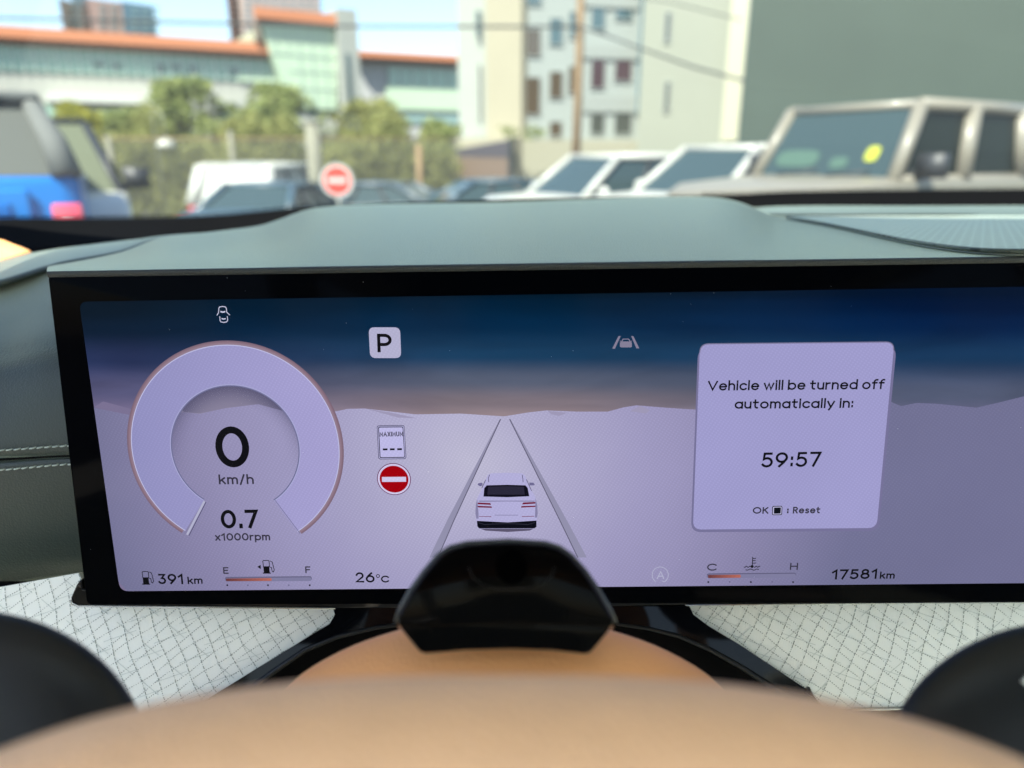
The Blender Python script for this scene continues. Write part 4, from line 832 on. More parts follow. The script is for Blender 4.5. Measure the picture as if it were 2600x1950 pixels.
# long low building with the orange roof
f1 = Fac(0, 50, 712, 58.1); b1 = empty('glazed_building', P(350, 400, 56)); tag(b1, 'long white building with green windows and a flat orange roof edge', 'building')
f1.part('wall', B['white'], b1, -420, 712, 150, 400, -16, 0, ref=0, z1=-4)
f1.part('roof_fascia', B['orange'], b1, -420, 712, 70, 98, -17, 1.0, ref=0)
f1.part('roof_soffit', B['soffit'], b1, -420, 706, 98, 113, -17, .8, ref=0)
f1.part('window_band', B['green_glass'], b1, -420, 725, 113, 178, 0, .12, ref=0)
f1.part('sill_band', B['pale_glass'], b1, 600, 730, 186, 206, .0, .2, ref=600)
mb = MB()
for k in range(40):
    x = -400 + k * 28.5; f1.part('mullion', B['mull'], b1, x, x + 3.5, 113, 178, .12, .26, ref=0)
f1.part('transom', B['mull'], b1, -420, 725, 139, 142, .12, .24, ref=0)
for x0, x1, y0, y1 in ((240, 268, 160, 172), (282, 306, 163, 178), (395, 418, 160, 186), (436, 458, 162, 178), (478, 500, 166, 186), (586, 606, 172, 192)): f1.part('open_window', B['dark_glass'], b1, x0, x1, y0, y1, .12, .2)
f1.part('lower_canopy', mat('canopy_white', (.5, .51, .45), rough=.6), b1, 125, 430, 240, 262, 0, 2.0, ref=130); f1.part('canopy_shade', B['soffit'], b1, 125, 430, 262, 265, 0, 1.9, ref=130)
f1.part('lower_canopy', B['grey'], b1, 535, 622, 259, 275, 0, 1.2, ref=535)
f1.part('lower_windows', B['green_glass'], b1, 60, 430, 266, 312, 0, .15, ref=130); f1.part('lower_windows', B['green_glass'], b1, 560, 625, 276, 300, 0, .15, ref=560)
f2 = Fac(665, 56, 855, 59); f2b = f2
mb = MB(); z_ = f2.hit(760, 275).z
tp = f2.hit(665, 62); pts = [f2.at(f2.s_(745, 270), z_), f2.at(f2.s_(855, 272), z_), f2.at(f2.s_(855, 62), f2.hit(855, 62).z), f2.at(f2.s_(664, 62), f2.hit(664, 62).z), f2.at(f2.s_(690, 140), f2.hit(690, 140).z)]
mb.prism(pts, -f2.n * 12); mb.build('glass_block', B['pale_glass'], b1)
mb = MB()
for k in range(1, 6): x = 664 + k * 32; f2.part('mullion', B['mull'], b1, x, x + 1.5, 64, 268 if x > 745 else 140, 0, .08)
for y in (100, 140, 182, 225): f2.part('transom', B['mull'], b1, 690 if y < 150 else 735, 855, y, y + 1.4, 0, .06)
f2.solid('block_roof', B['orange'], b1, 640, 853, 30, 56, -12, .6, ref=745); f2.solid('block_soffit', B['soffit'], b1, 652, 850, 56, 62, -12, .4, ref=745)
f2.part('block_base', B['grey'], b1, 700, 862, 268, 400, -12, -.4, z1=-4); f2.part('block_window', B['dark_glass'], b1, 785, 852, 280, 297, -.4, -.2); f2.part('block_sill', B['white'], b1, 770, 856, 297, 345, -.4, -.1)
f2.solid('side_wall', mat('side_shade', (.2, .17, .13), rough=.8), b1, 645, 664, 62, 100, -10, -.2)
f2.part('stair_tower', B['grey'], b1, 857, 905, 28, 345, -8, .8, z1=-4); f2.part('tower_slot', B['dark_glass'], b1, 874, 884, 140, 330, .8, .9)
# right wing
f3 = Fac(905, 72, 1165, 76); b2 = empty('wing_building', P(1030, 400, 74)); tag(b2, 'low wing with a thin orange roof between the grey stair tower and the pale block', 'building')
f3.part('wall', mat('wing_wall', (.37, .37, .36), rough=.8), b2, 900, 1200, 150, 400, -14, 0, z1=-4)
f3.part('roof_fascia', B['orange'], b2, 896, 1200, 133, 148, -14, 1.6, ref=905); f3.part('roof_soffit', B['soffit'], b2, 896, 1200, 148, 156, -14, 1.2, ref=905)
f3.part('window_band', B['green_glass'], b2, 984, 1200, 172, 218, 0, .15, ref=1000); f3.part('spandrel', B['pale_glass'], b2, 980, 1200, 218, 278, 0, .3, ref=1000)
mb = MB()
for k in range(7): x = 984 + 30 * k; f3.part('mullion', B['mull'], b2, x, x + 3, 172, 218, .15, .3, ref=1000)
f3.part('dark_band', B['dark_glass'], b2, 1000, 1200, 282, 292, 0, .2, ref=1000); f3.part('lower_windows', B['tealp'], b2, 1020, 1200, 292, 312, 0, .2, ref=1020)
# far towers
def tower(name, label, segs, Y, dep):
    r = empty(name, P(segs[0][0], 435, Y)); tag(r, label, 'tower')
    for (x0, x1, y0, m, wm) in segs:
        f = Fac(x0, Y, x1, Y + 6); f.solid('block', B[m], r, x0, x1, y0, 300, -dep, 0, z1=-5)
        nx = max(2, int((x1 - x0) / 22))
        for j in range(0 if y0 > -50 else 3, 6 if y0 > -50 else 11):
            for i in range(nx):
                xx = x0 + (x1 - x0) * (i + .25) / nx; yy_ = y0 + 6 + j * 14
                f.part('window', B[wm], r, xx, xx + (x1 - x0) / nx * .5, yy_, yy_ + 7, 0, .2)
    return r
t1 = tower('city_tower', 'distant pink brick and blue glass tower above the long orange roof', [(175, 212, 8, 'brick', 'tealp'), (207, 248, -6, 'tealp', 'brick'), (246, 330, 4, 'brick', 'wframe'), (330, 408, 12, 'bluep', 'tealp')], 210, 25)
t2 = tower('city_tower', 'distant brown tower rising behind the glass block', [(588, 620, -60, 'brick2', 'wplum'), (618, 822, -60, 'brick2', 'bluep')], 180, 22)
# pale mid-rise
b3 = empty('pale_block', P(1500, 435, 36)); tag(b3, 'pale render block with rows of brown windows, centre of the view', 'building')
g1 = Fac(1162, 37, 1235, 36.6); g2 = Fac(1235, 36, 1335, 34.5); g3 = Fac(1335, 35, 1640, 36.5); g4 = Fac(1628, 35, 1905, 33)
g1.part('end_wall', B['lgrey'], b3, 1162, 1250, -120, 420, -10, 0, z1=-4)
g2.part('stair_wall', B['cream'], b3, 1234, 1324, -120, 420, -10, 0, z1=-4)
g3.part('window_wall', B['bluegrey'], b3, 1325, 1640, -120, 420, -10, 0, z1=-4)
g4.part('side_wall', B['beigew'], b3, 1628, 1868, -120, 430, -9, 0, z1=-4)
windows(g3, b3, [(1334, 1368, 78, 139), (1334, 1367, 200, 287), (1398, 1424, 186, 246), (1398, 1422, 313, 342), (1446, 1470, 172, 234)], B['wbrown'])
windows(g3, b3, [(1336, 1370, -60, 8), (1398, 1424, 51, 110), (1448, 1470, 34, 92), (1504, 1532, 2, 70), (1566, 1602, -20, 46)], B['wblue'])
windows(g3, b3, [(1503, 1531, 152, 221), (1564, 1600, 131, 202)], B['wplum']); windows(g3, b3, [(1502, 1530, 291, 336), (1563, 1599, 279, 336)], B['wdark'])
windows(g4, b3, [(1690, 1703, 33, 106), (1688, 1701, 209, 283)], B['wdark'], bars=0)
for y0, y1 in ((108, 150), (235, 285), (-20, 20)): g3.part('spandrel', mat('spandrel_white', (.25, .27, .25), rough=.7), b3, 1480, 1620, y0 + 8, y1, 0, .1)
g3.part('drain_pipe', B['bluep'], b3, 1624, 1630, -120, 290, 0, .3); g4.part('corner_pipe', mat('pale_corner', (.38, .37, .27), rough=.5), b3, 1856, 1900, -120, 360, 0, .8, ref=1880)
mb = MB(); g2.box(mb, 1170, 1345, 352, 420, 0, 1.2, z1=-4); mb.build('plinth', B['cream'], b3)
g3.part('plinth', mat('plinth_cream', (.30, .285, .21), rough=.8), b3, 1310, 1640, 356, 430, 0, 1.0, z1=-4)
g1.part('wall_lamp', B['dark_glass'], b3, 1214, 1222, 30, 96, 0, .3); g1.part('wall_lamp', B['grey'], b3, 1216, 1222, 165, 300, 0, .25)
# grey clad wall
f5 = Fac(1890, 20, 3400, 17.5); b4 = empty('grey_hall', P(2250, 435, 20)); tag(b4, 'windowless grey green clad hall filling the upper right', 'building')
f5.solid('wall', B['greywall'], b4, 1898, 3400, -260, 440, -12, 0, z1=-3); mb = MB()
for k in range(60): x = 1905 + k * 25; f5.box(mb, x, x + 3, -250, 430, 0, .012)
mb.build('cladding_ribs', B['greywall'], b4)
for r_ in (b1, b2, t1, t2, b3, b4): setbase(r_)
# dark hoarding in front of the pale block
hf = Fac(1150, 24, 1305, 22); hb = empty('hoarding', P(1230, 435, 23)); tag(hb, 'dark sloping hoarding with a brown lower half at the foot of the pale block', 'hoarding')
mb = MB(); mb.prism([hf.hit(1155, 398), hf.hit(1300, 400), hf.hit(1302, 354), hf.hit(1158, 380)], hf.n * .06); mb.build('banner', mat('dark_banner', (.055, .05, .06), rough=.8), hb)
hf.part('panel', mat('brown_panel', (.14, .10, .075), rough=.8), hb, 1150, 1300, 399, 470, 0, .05, z1=-.9); hf.part('post', B['cable'], hb, 1297, 1304, 350, 470, 0, .12, z1=-.9); setbase(hb)

# utility pole, cables
up_ = empty('utility_pole', (0, 0, 0)); pb_ = P(1461, 380, 27); up_.location = (pb_.x, 27, gz(27)); tag(up_, 'brown wooden utility pole in front of the pale block', 'utility pole')
mb = MB(); mb.tube([(pb_.x, 27, gz(27)), (pb_.x + .05, 27, 4), (pb_.x + .05, 27, 11.5)], [.17, .15, .12], 12); mb.build('pole', B['wood'], up_, True)
mb = MB(); mb.box((pb_.x - 1.1, 26.95, 9.8), (pb_.x + 1.2, 27.1, 9.95)); mb.build('crossarm', B['wood'], up_); setbase(up_)
def cable(label, pts, r):
    mb = MB(); q = []
    for i in range(len(pts) - 1):
        for k in range(8):
            t = k / 8; a = Vector(pts[i]).lerp(Vector(pts[i + 1]), t); q.append(a)
    q.append(Vector(pts[-1])); mb.tube(q, r, 8); o = mb.build('overhead_cable', B['cable'], None, True); tag(o, label, 'cable', 'overhead cables'); return o
cable('thick grey cable crossing the sky on the left, level with the orange roof', [P(-60, 44, 26), P(500, 58, 26.5), P(900, 67, 27), P(1461, 68, 27)], .045)
cable('cable falling to the right from the utility pole across the pale block', [P(1461, 62, 27), P(1620, 120, 22), P(1760, 170, 19.5), P(1890, 205, 18.5)], .032)
cable('thin cable high over the pale block towards the grey hall', [P(1480, -30, 27), P(1700, 5, 22), P(1880, 50, 18.5)], .016)
cp_ = empty('concrete_pole', (0, 0, 0)); q = P(800, 420, 16); cp_.location = (q.x, 16, gz(16)); tag(cp_, 'thick pale concrete post behind the round no entry sign', 'post')
mb = MB(); mb.tube([(q.x, 16, gz(16)), (q.x, 16, P(800, 312, 16).z)], [.17, .15], 16); mb.build('shaft', B['post'], cp_, True)
mb = MB(); mb.tube([(q.x, 16, P(800, 312, 16).z), (q.x, 16, P(800, 308, 16).z)], [.17, .12], 16); mb.build('cap', B['post'], cp_, True); setbase(cp_)

# round no entry sign
sg = empty('no_entry_sign', (0, 0, 0)); c = P(856, 458, 13.5); sg.location = (c.x, 13.5, gz(13.5)); tag(sg, 'round red and white no entry sign on a thin post across the lot', 'traffic sign')
r_ = 41 / 1866 * 13.5
disk = lambda r, y, n=40: [(c.x + r * math.cos(2 * math.pi * i / n), y, c.z + r * math.sin(2 * math.pi * i / n)) for i in range(n)]
sp_ = MB().prism(disk(r_, 13.5), (0, .01, 0)).build('plate', mat('sign_white_paint', (.45, .45, .42), rough=.4), sg)
MB().prism(disk(r_ * .83, 13.494), (0, .004, 0)).build('red_disc', mat('sign_red_paint', (.62, .05, .035), rough=.4), sg)
MB().box((c.x - r_ * .58, 13.488, c.z - r_ * .14), (c.x + r_ * .58, 13.492, c.z + r_ * .14)).build('white_bar', mat('sign_bar_paint', (.45, .45, .42), rough=.4), sg)
MB().tube([(c.x, 13.53, gz(13.5)), (c.x, 13.53, c.z + .2)], .025, 8).build('post', B['grey'], sg, True); setbase(sg)

# chain link fence
fe = empty('chain_link_fence', (-4, 20, gz(20))); tag(fe, 'grey chain link fence with pale posts in front of the trees', 'fence')
A_, Bq = P(255, 352, 19), P(1165, 352, 21.5); zt = A_.z
for px, hgt, rr_, m in ((272, 345, .07, 'post'), (560, 332, .07, 'post'), (1050, 368, .09, 'wood')):
    t = (px - 255) / 910; x = A_.x + (Bq.x - A_.x) * t; y = 19 + 2.5 * t; MB().tube([(x, y, gz(y)), (x, y, P(px, hgt, y).z)], rr_, 10).build('post', B[m], fe, True)
MB().tube([A_, Bq], .022, 8).build('top_rail', B['wood'], fe, True)
mb = MB(); Lf = (Bq - A_).length; dv_ = (Bq - A_).normalized(); hf_ = zt - gz(20); stp = .13
def fpt(u, z): q = A_ + dv_ * u; return Vector((q.x, q.y, gz(20) + z))
for s_ in (1, -1):
    k = -hf_
    while k < Lf + hf_:
        u0, z0, u1, z1 = (k, 0, k + hf_, hf_) if s_ > 0 else (k + hf_, 0, k, hf_)
        lo, hi = (0, Lf)
        def cl(u, z, ub, zb):
            if u < lo: t = (lo - u) / (ub - u) if ub != u else 0; return lo, z + (zb - z) * t
            if u > hi: t = (hi - u) / (ub - u) if ub != u else 0; return hi, z + (zb - z) * t
            return u, z
        if not (max(u0, u1) < lo or min(u0, u1) > hi):
            a = cl(u0, z0, u1, z1); b_ = cl(u1, z1, u0, z0); p, q = fpt(*a), fpt(*b_); e = Vector((0, 0, .009)); mb.add([p - e, q - e, q + e, p + e], [(0, 1, 2, 3)])
        k += stp
mb.build('wire_mesh', mat('galvanised_wire', (.12, .12, .10), rough=.6), fe); setbase(fe)

# lamp
lp_ = empty('lot_lamp', (0, 0, 0)); c = P(422, 368, 22); lp_.location = (c.x, 22, gz(22)); tag(lp_, 'white dome lamp on a thin post among the trees', 'lamp')
MB().tube([(c.x - .28, 22, gz(22)), (c.x - .28, 22, c.z + .9), (c.x - .15, 22, c.z + 1.0), (c.x, 22, c.z + .85), (c.x, 22, c.z + .2)], .016, 8).build('pole', B['grey'], lp_, True)
vs = []
pr_ = [(.03, .22), (.10, .2), (.2, .12), (.27, 0), (.28, -.06), (.1, -.08), (0.01, -.1)]
for (r, z) in pr_: vs += [(c.x + r * math.cos(2 * math.pi * i / 20), 22 + r * math.sin(2 * math.pi * i / 20), c.z + z) for i in range(20)]
link('shade', mesh(vs, [(j * 20 + i, j * 20 + (i + 1) % 20, (j + 1) * 20 + (i + 1) % 20, (j + 1) * 20 + i) for j in range(len(pr_) - 1) for i in range(20)]), mat('lamp_white', (.42, .42, .36), rough=.4), lp_, True); setbase(lp_)

# trees
def leafmat(name, c1, c2):
    m = mat(name, c1, rough=.6, spec=.3); n = m.node_tree; b = n.nodes['Principled BSDF']
    tc = n.nodes.new('ShaderNodeTexCoord'); no = n.nodes.new('ShaderNodeTexNoise'); no.inputs['Scale'].default_value = 2.6; no.inputs['Detail'].default_value = 6
    r = n.nodes.new('ShaderNodeValToRGB'); r.color_ramp.elements[0].position = .38; r.color_ramp.elements[0].color = (*c1, 1); r.color_ramp.elements[1].position = .62; r.color_ramp.elements[1].color = (*c2, 1)
    n.links.new(tc.outputs['Object'], no.inputs[0]); n.links.new(no.outputs[0], r.inputs[0]); n.links.new(r.outputs[0], b.inputs['Base Color'])
    tl = n.nodes.new('ShaderNodeBsdfTranslucent'); ms = n.nodes.new('ShaderNodeMixShader'); ms.inputs[0].default_value = .35
    n.links.new(r.outputs[0], tl.inputs[0]); n.links.new(b.outputs[0], ms.inputs[1]); n.links.new(tl.outputs[0], ms.inputs[2]); n.links.new(ms.outputs[0], n.nodes['Material Output'].inputs[0]); return m
LM = [leafmat('green_leaves', (.14, .18, .045), (.28, .31, .10)), leafmat('yellow_leaves', (.22, .22, .02), (.34, .32, .04)), leafmat('olive_leaves', (.14, .155, .04), (.27, .27, .08))]
BK_ = mat('bark', (.09, .07, .05), rough=.95, vary=.3, vscale=6)
def leaves(mb, c, r, n, sz, rnd):
    for _ in range(n):
        while True:
            v = Vector((rnd.uniform(-1, 1), rnd.uniform(-1, 1), rnd.uniform(-1, 1)))
            if v.length < 1: break
        p = Vector(c) + Vector((v.x * r[0], v.y * r[1], v.z * r[2])); a = Vector((rnd.gauss(0, 1), rnd.gauss(0, 1), rnd.gauss(0, 1))).normalized(); b_ = a.orthogonal().normalized(); s_ = sz * rnd.uniform(.6, 1.3)
        mb.add([p - a * s_, p + b_ * s_ * .45, p + a * s_, p - b_ * s_ * .45], [(0, 1, 2, 3)])
def tree(name, label, px, Y, pyt, w_px, m, seed, n=70, cat='tree'):
    rnd = random.Random(seed); base = P(px, 435, Y); base.z = gz(Y); top_ = P(px, pyt, Y).z; w_ = w_px * 1.55 / 1900 * Y; n = int(n * 2.5)
    r = empty(name, base); tag(r, label, cat, 'trees behind the fence'); H = top_ - base.z
    tm = MB(); lean = rnd.uniform(-.2, .2); tm.tube([base, base + Vector((lean * .4, 0, H * .3)), base + Vector((lean, 0, H * .62)), base + Vector((lean * 1.2, 0, H * .9))], [.11, .09, .06, .02], 8)
    lm = MB()
    for k in range(n):
        t = rnd.uniform(.12, 1) ** (.85 if k % 3 else 1.3); zz = H * t; ww = w_ * math.sqrt(max(.03, 1 - abs((t - .42) / .62) ** 1.8)); a = rnd.uniform(0, 6.28); q = ww * math.sqrt(rnd.random()) * (.62 + .38 * math.sin(a * 3 + seed) * math.sin(t * 7 + seed * 2) + .25 * rnd.random())
        c = base + Vector((q * math.cos(a), q * math.sin(a) * .8, zz)); s_ = rnd.uniform(.18, .42) * (1.15 - .5 * t)
        if k % 5 == 0: tm.tube([base + Vector((lean * .6, 0, max(.2, zz * .55))), base.lerp(c, .6) + Vector((0, 0, zz * .25)), c], [.045, .03, .012], 5)
        leaves(lm, c, (s_ * 1.3, s_ * 1.3, s_), 30, .10, rnd)
    tm.build('trunk', BK_, r, True); lm.build('crown', m, r); setbase(r); return r
tree('leafy_tree', 'tallest green tree behind the fence, left of centre and above the white lamp', 480, 27, 205, 115, LM[0], 1, 120)
tree('leafy_tree', 'small yellow tree beside the dark roof of the blue truck', 222, 24, 272, 48, LM[1], 2, 60)
tree('leafy_tree', 'green tree just left of the thick concrete post', 722, 26, 222, 95, LM[0], 3, 95)
tree('leafy_tree', 'olive brown tree to the right of the no entry sign', 960, 27, 262, 90, LM[2], 4, 110)
tree('leafy_tree', 'round dark green tree beside the dark hoarding', 1112, 26, 312, 52, LM[0], 5, 70)
tree('leafy_tree', 'low green tree between the yellow tree and the tallest one', 330, 26, 290, 75, LM[0], 6, 70)
tree('leafy_tree', 'low bushy green tree between the two taller green trees', 620, 25, 312, 75, LM[2], 7, 60)
rnd = random.Random(12); lm = MB()
for k in range(1700):
    px = rnd.uniform(250, 1160); Y = rnd.uniform(22.5, 25); c = P(px, 435, Y); c.z = gz(Y) + rnd.uniform(.1, 1) * (2.75 + .5 * math.sin(px / 48) + .35 * math.sin(px / 19)) ; leaves(lm, c, (.35, .35, .3), 18, .09, rnd)
hd = lm.build('undergrowth', LM[2]); tag(hd, 'olive green undergrowth along the foot of the fence', 'shrubs', kind='stuff')
# planter greens on the pale block's plinth
lm = MB(); rnd = random.Random(4)
for k in range(16): leaves(lm, P(rnd.uniform(1275, 1375), rnd.uniform(325, 350), 32.6), (.3, .3, .22), 16, .09, rnd)
o = lm.build('planter_greens', LM[0]); tag(o, 'small green planting on the cream plinth of the pale block', 'plants')

# ---------------------------------------------------------------- vehicles
TY = mat('tyre_rubber', (.02, .02, .02), rough=.9); RM = mat('alloy_rim', (.4, .4, .4), rough=.3, metal=1); CG = mat('car_glass', (.03, .05, .055), rough=.04, spec=.3); CGD = mat('tinted_glass', (.008, .012, .010), rough=.06, spec=.04)
SK = mat('painted_reflection_green', (.04, .085, .066), rough=.8); HL = mat('headlight', (.6, .62, .62), rough=.1, coat=1); TL = mat('tail_lamp', (.5, .03, .04), rough=.15, coat=1); TRM = mat('black_trim', (.02, .022, .025), rough=.5)  # SK colours the painted reflections on the off roader's windshield
def paint(name, c, rough=.4): return mat(name, c, rough=rough, coat=.35)
SHAPES = {
 'pickup': ([(-2.9, .5), (-2.95, .8), (-2.9, 1.3), (-1.5, 1.34), (.9, 1.34), (1.9, 1.26), (2.3, 1.12), (2.4, .8), (2.35, .48)], (1.15, .15, -1.2, -1.7, 1.33, 2.02), 1.95, .26, .42, (1.6, -1.8)),  # body side outline, greenhouse base/top (x front base, x front top, x rear top, x rear base, z belt, z roof), width, tumblehome, wheel radius, axle x
 'sedan': ([(-2.3, .32), (-2.34, .62), (-2.28, .96), (-1.6, 1.03), (1.0, .95), (1.9, .84), (2.25, .70), (2.33, .5), (2.28, .3)], (1.15, .35, -.85, -1.75, .96, 1.38), 1.82, .22, .33, (1.42, -1.4)),
 'suv': ([(-2.25, .38), (-2.3, .75), (-2.22, 1.12), (-1.6, 1.14), (.95, 1.12), (1.9, 1.06), (2.2, .90), (2.28, .55), (2.22, .35)], (1.15, .35, -1.6, -2.15, 1.08, 1.70), 1.90, .17, .37, (1.42, -1.4)),
 'van': ([(-2.35, .35), (-2.4, .8), (-2.36, 1.1), (-1.6, 1.14), (1.3, 1.04), (2.1, .9), (2.35, .7), (2.4, .5), (2.35, .32)], (1.6, .6, -2.0, -2.33, 1.08, 1.86), 1.95, .14, .36, (1.6, -1.45)),
 'offroader': ([(-2.2, .5), (-2.22, .9), (-2.2, 1.26), (-1.5, 1.28), (.75, 1.28), (1.9, 1.20), (2.05, 1.12), (2.1, .7), (2.05, .48)], (.80, .42, -2.1, -2.18, 1.27, 1.93), 1.80, .09, .42, (1.5, -1.4)),
}
def vehicle(name, label, cat, kind, pos, head_deg, pm, glass=None, seats=True, roofm=None, pillm=None, mirm=None):
    out, gh, W2, th, wr, ax = SHAPES[kind]; h_ = R(head_deg); px_, Y_, lx, ly = pos; X_ = (P(px_, 400, Y_)).x
    pos = (X_ - (lx * math.cos(h_) - ly * math.sin(h_)), Y_ - (lx * math.sin(h_) + ly * math.cos(h_)))
    root = empty(name, (pos[0], pos[1], gz(pos[1], pos[0]))); tag(root, label, cat); glass = glass or CG; roofm = roofm or pm; pillm = pillm or pm
    hw = W2 / 2
    # body: loft across the width with softened shoulders
    cx = sum(p[0] for p in out) / len(out); cz = .72; vs = []; sts = [(-1, .955, .93), (-.97, .985, .98), (-.9, 1, 1), (0, 1.012, 1.012), (.9, 1, 1), (.97, .985, .98), (1, .955, .93)]; n = len(out)
    for s_, kx, kz in sts: vs += [(cx + (x - cx) * kx, s_ * hw, cz + (z - cz) * kz if z > cz else z) for x, z in out]
    fs = [(j * n + i, j * n + (i + 1) % n, (j + 1) * n + (i + 1) % n, (j + 1) * n + i) for j in range(len(sts) - 1) for i in range(n)] + [tuple(range(n))[::-1], tuple(range((len(sts) - 1) * n, len(sts) * n))]
    bo = link('body', mesh(vs, fs), pm, root); bevel(bo, .05, 3)
    xf, xft, xrt, xr, zb, zr = gh; bw, tw = hw - .07, hw - .07 - th
    q = {}
    for s_ in (-1, 1):
        q['fb', s_] = Vector((xf, s_ * bw, zb - .02)); q['ft', s_] = Vector((xft, s_ * tw, zr)); q['rt', s_] = Vector((xrt, s_ * tw, zr)); q['rb', s_] = Vector((xr, s_ * bw, zb - .02))
    rp = MB(); k = .05
    crown = {'offroader': .03, 'van': .12}.get(kind, .07)
    vs = []
    for i in range(7):
        t = i / 6; x0 = xft + (xrt - xft) * t
        for j in range(7): y = -tw + 2 * tw * j / 6; vs.append((x0, y, zr + crown * (1 - (y / tw) ** 4) * (1 - (2 * t - 1) ** 4 * .6)))
    m2 = len(vs); vs2 = vs + [(x, y, z - .05) for x, y, z in vs]
    f2_ = [(i * 7 + j, i * 7 + j + 1, (i + 1) * 7 + j + 1, (i + 1) * 7 + j) for i in range(6) for j in range(6)]
    link('roof', mesh(vs2, f2_ + [tuple(m2 + a for a in f[::-1]) for f in f2_]), roofm, root, True)
    for s_ in (-1, 1):
        pp = MB(); mp_ = MB()
        for a, b_, r in ((q['fb', s_], q['ft', s_], .045), (q['rb', s_], q['rt', s_], .07), (q['ft', s_], q['rt', s_], .04), (q['fb', s_], q['rb', s_], .03)): pp.tube([a, b_], r * {'offroader': 1.5, 'van': 2.4, 'suv': 1.3, 'sedan': 1.1, 'pickup': .7}[kind], 8)
        nb = 2 if kind in ('sedan', 'suv') else 2
        for i in range(1, nb + 1):
            t = i / (nb + 1) if kind != 'offroader' else (.36, .72)[i - 1]; a = q['fb', s_].lerp(q['rb', s_], t); b_ = q['ft', s_].lerp(q['rt', s_], t if kind != 'offroader' else t * .98 - .02); (pp if kind == 'offroader' else mp_).tube([a, b_], .035 if kind != 'offroader' else .09, 8)
        pp.build('pillars', pillm, root, True)
        if mp_.v: mp_.build('middle_pillars', TRM, root, True)
        # side windows
        for i in range(nb + 1):
            t0, t1 = ((i / (nb + 1), (i + 1) / (nb + 1)) if kind != 'offroader' else ((0, .36, .72)[i], (.36, .72, 1)[i])); ins = Vector((0, -s_ * .012, 0))
            MB().add([q['fb', s_].lerp(q['rb', s_], t0) + ins, q['fb', s_].lerp(q['rb', s_], t1) + ins, q['ft', s_].lerp(q['rt', s_], t1) + ins, q['ft', s_].lerp(q['rt', s_], t0) + ins], [(0, 1, 2, 3)]).build('side_window', CGD if kind == 'offroader' else glass, root)
    fg = MB().prism([q['fb', -1], q['fb', 1], q['ft', 1], q['ft', -1]], (-.01, 0, 0)).build('windshield', glass, root)
    MB().prism([q['rb', -1], q['rb', 1], q['rt', 1], q['rt', -1]], (.01, 0, 0)).build('rear_window', glass, root)
    MB().tube([q['ft', -1], q['ft', 1]], .045, 8).build('roof_header', pillm, root, True); MB().tube([q['rt', -1], q['rt', 1]], .045, 8).build('roof_tail', pillm, root, True)
    for x in ax:
        for s_ in (-1, 1):
            y = s_ * (hw - .11); wl = MB(); prf = [(wr * .62, .115), (wr * .9, .12), (wr, .09), (wr, -.09), (wr * .9, -.12), (wr * .62, -.115)]; vs = []
            for r, dy in prf: vs += [(x + r * math.cos(2 * math.pi * i / 28), y + dy, wr + r * math.sin(2 * math.pi * i / 28)) for i in range(28)]
            wo = link('wheel', mesh(vs, [(j * 28 + i, j * 28 + (i + 1) % 28, (j + 1) % 6 * 28 + (i + 1) % 28, (j + 1) % 6 * 28 + i) for j in range(6) for i in range(28)]), TY, root, True)
            rm = MB(); rm.prism([(x + wr * .64 * math.cos(2 * math.pi * i / 28), y + s_ * .07, wr + wr * .64 * math.sin(2 * math.pi * i / 28)) for i in range(28)], (0, -s_ * .02, 0))
            for i in range(5): a = 2 * math.pi * i / 5; rm.tube([(x, y + s_ * .09, wr), (x + wr * .62 * math.cos(a), y + s_ * .09, wr + wr * .62 * math.sin(a))], .03, 6)
            rm.build('rim', RM, wo)
    xe = out[6][0] if kind != 'offroader' else 2.06; zh = {'sedan': .68, 'suv': .86, 'van': .8, 'offroader': .95, 'pickup': .95}[kind]
    for s_ in (-1, 1):
        if kind == 'offroader': MB().tube([(xe - .05, s_ * .58, zh), (xe + .06, s_ * .58, zh)], .1, 16).build('headlight', HL, root, True)
        else: bevel(MB().box((xe - .18, s_ * .55, zh - .07), (xe + .04, s_ * (hw - .06), zh + .05)).build('headlight', HL, root), .02)
        bevel(MB().box((-2.33 if kind != 'van' else -2.42, s_ * (hw - .28), zb - .22), (-2.15, s_ * (hw + .005), zb - .04)).build('tail_light', TL, root), .02)
        km = 1.5 if kind in ('offroader', 'pickup') else 1.0; mm = MB(); c_ = Vector((xf - .28, s_ * (hw + .11), zb + .10)); vs = []
        for i in range(9):
            ph = math.pi * (i / 8 - .5)
            for j in range(12): a = 2 * math.pi * j / 12; vs.append(c_ + Vector((.07 * km * math.cos(ph) * math.cos(a), .13 * math.sin(ph), .085 * km * math.cos(ph) * math.sin(a))))
        mm.add(vs, [(i * 12 + j, i * 12 + (j + 1) % 12, (i + 1) * 12 + (j + 1) % 12, (i + 1) * 12 + j) for i in range(8) for j in range(12)]); mm.tube([c_ + Vector((0, -s_ * .05, -.03)), (xf - .3, s_ * (hw - .08), zb)], .025, 6)
        if kind in ('offroader', 'pickup'):
            mm = MB(); mm.box((c_.x - .05, c_.y - .13, c_.z - .10), (c_.x + .06, c_.y + .12, c_.z + .12)); mm.box((c_.x - .03, c_.y - s_ * .2 - .06, c_.z - .12), (c_.x + .03, c_.y - s_ * .2 + .10, c_.z - .03))
        mm.build('side_mirror', mirm or (TRM if kind == 'offroader' else pm), root, True)
        MB().box((xf - 1.05, s_ * (hw + .004), zb - .16), (xf - .88, s_ * (hw + .03), zb - .13)).build('door_handle', pm, root)
    MB().box((xe, -.45, .45), (xe + .06, .45, .66)).build('grille', TRM, root); MB().box((xe + .03, -.26, .36), (xe + .075, .26, .46)).build('number_plate', B['white'], root)
    root.rotation_euler = (0, 0, R(head_deg)); return root
def place(px, py, z_over, Y): q = P(px, py, Y); return q.x, q.y
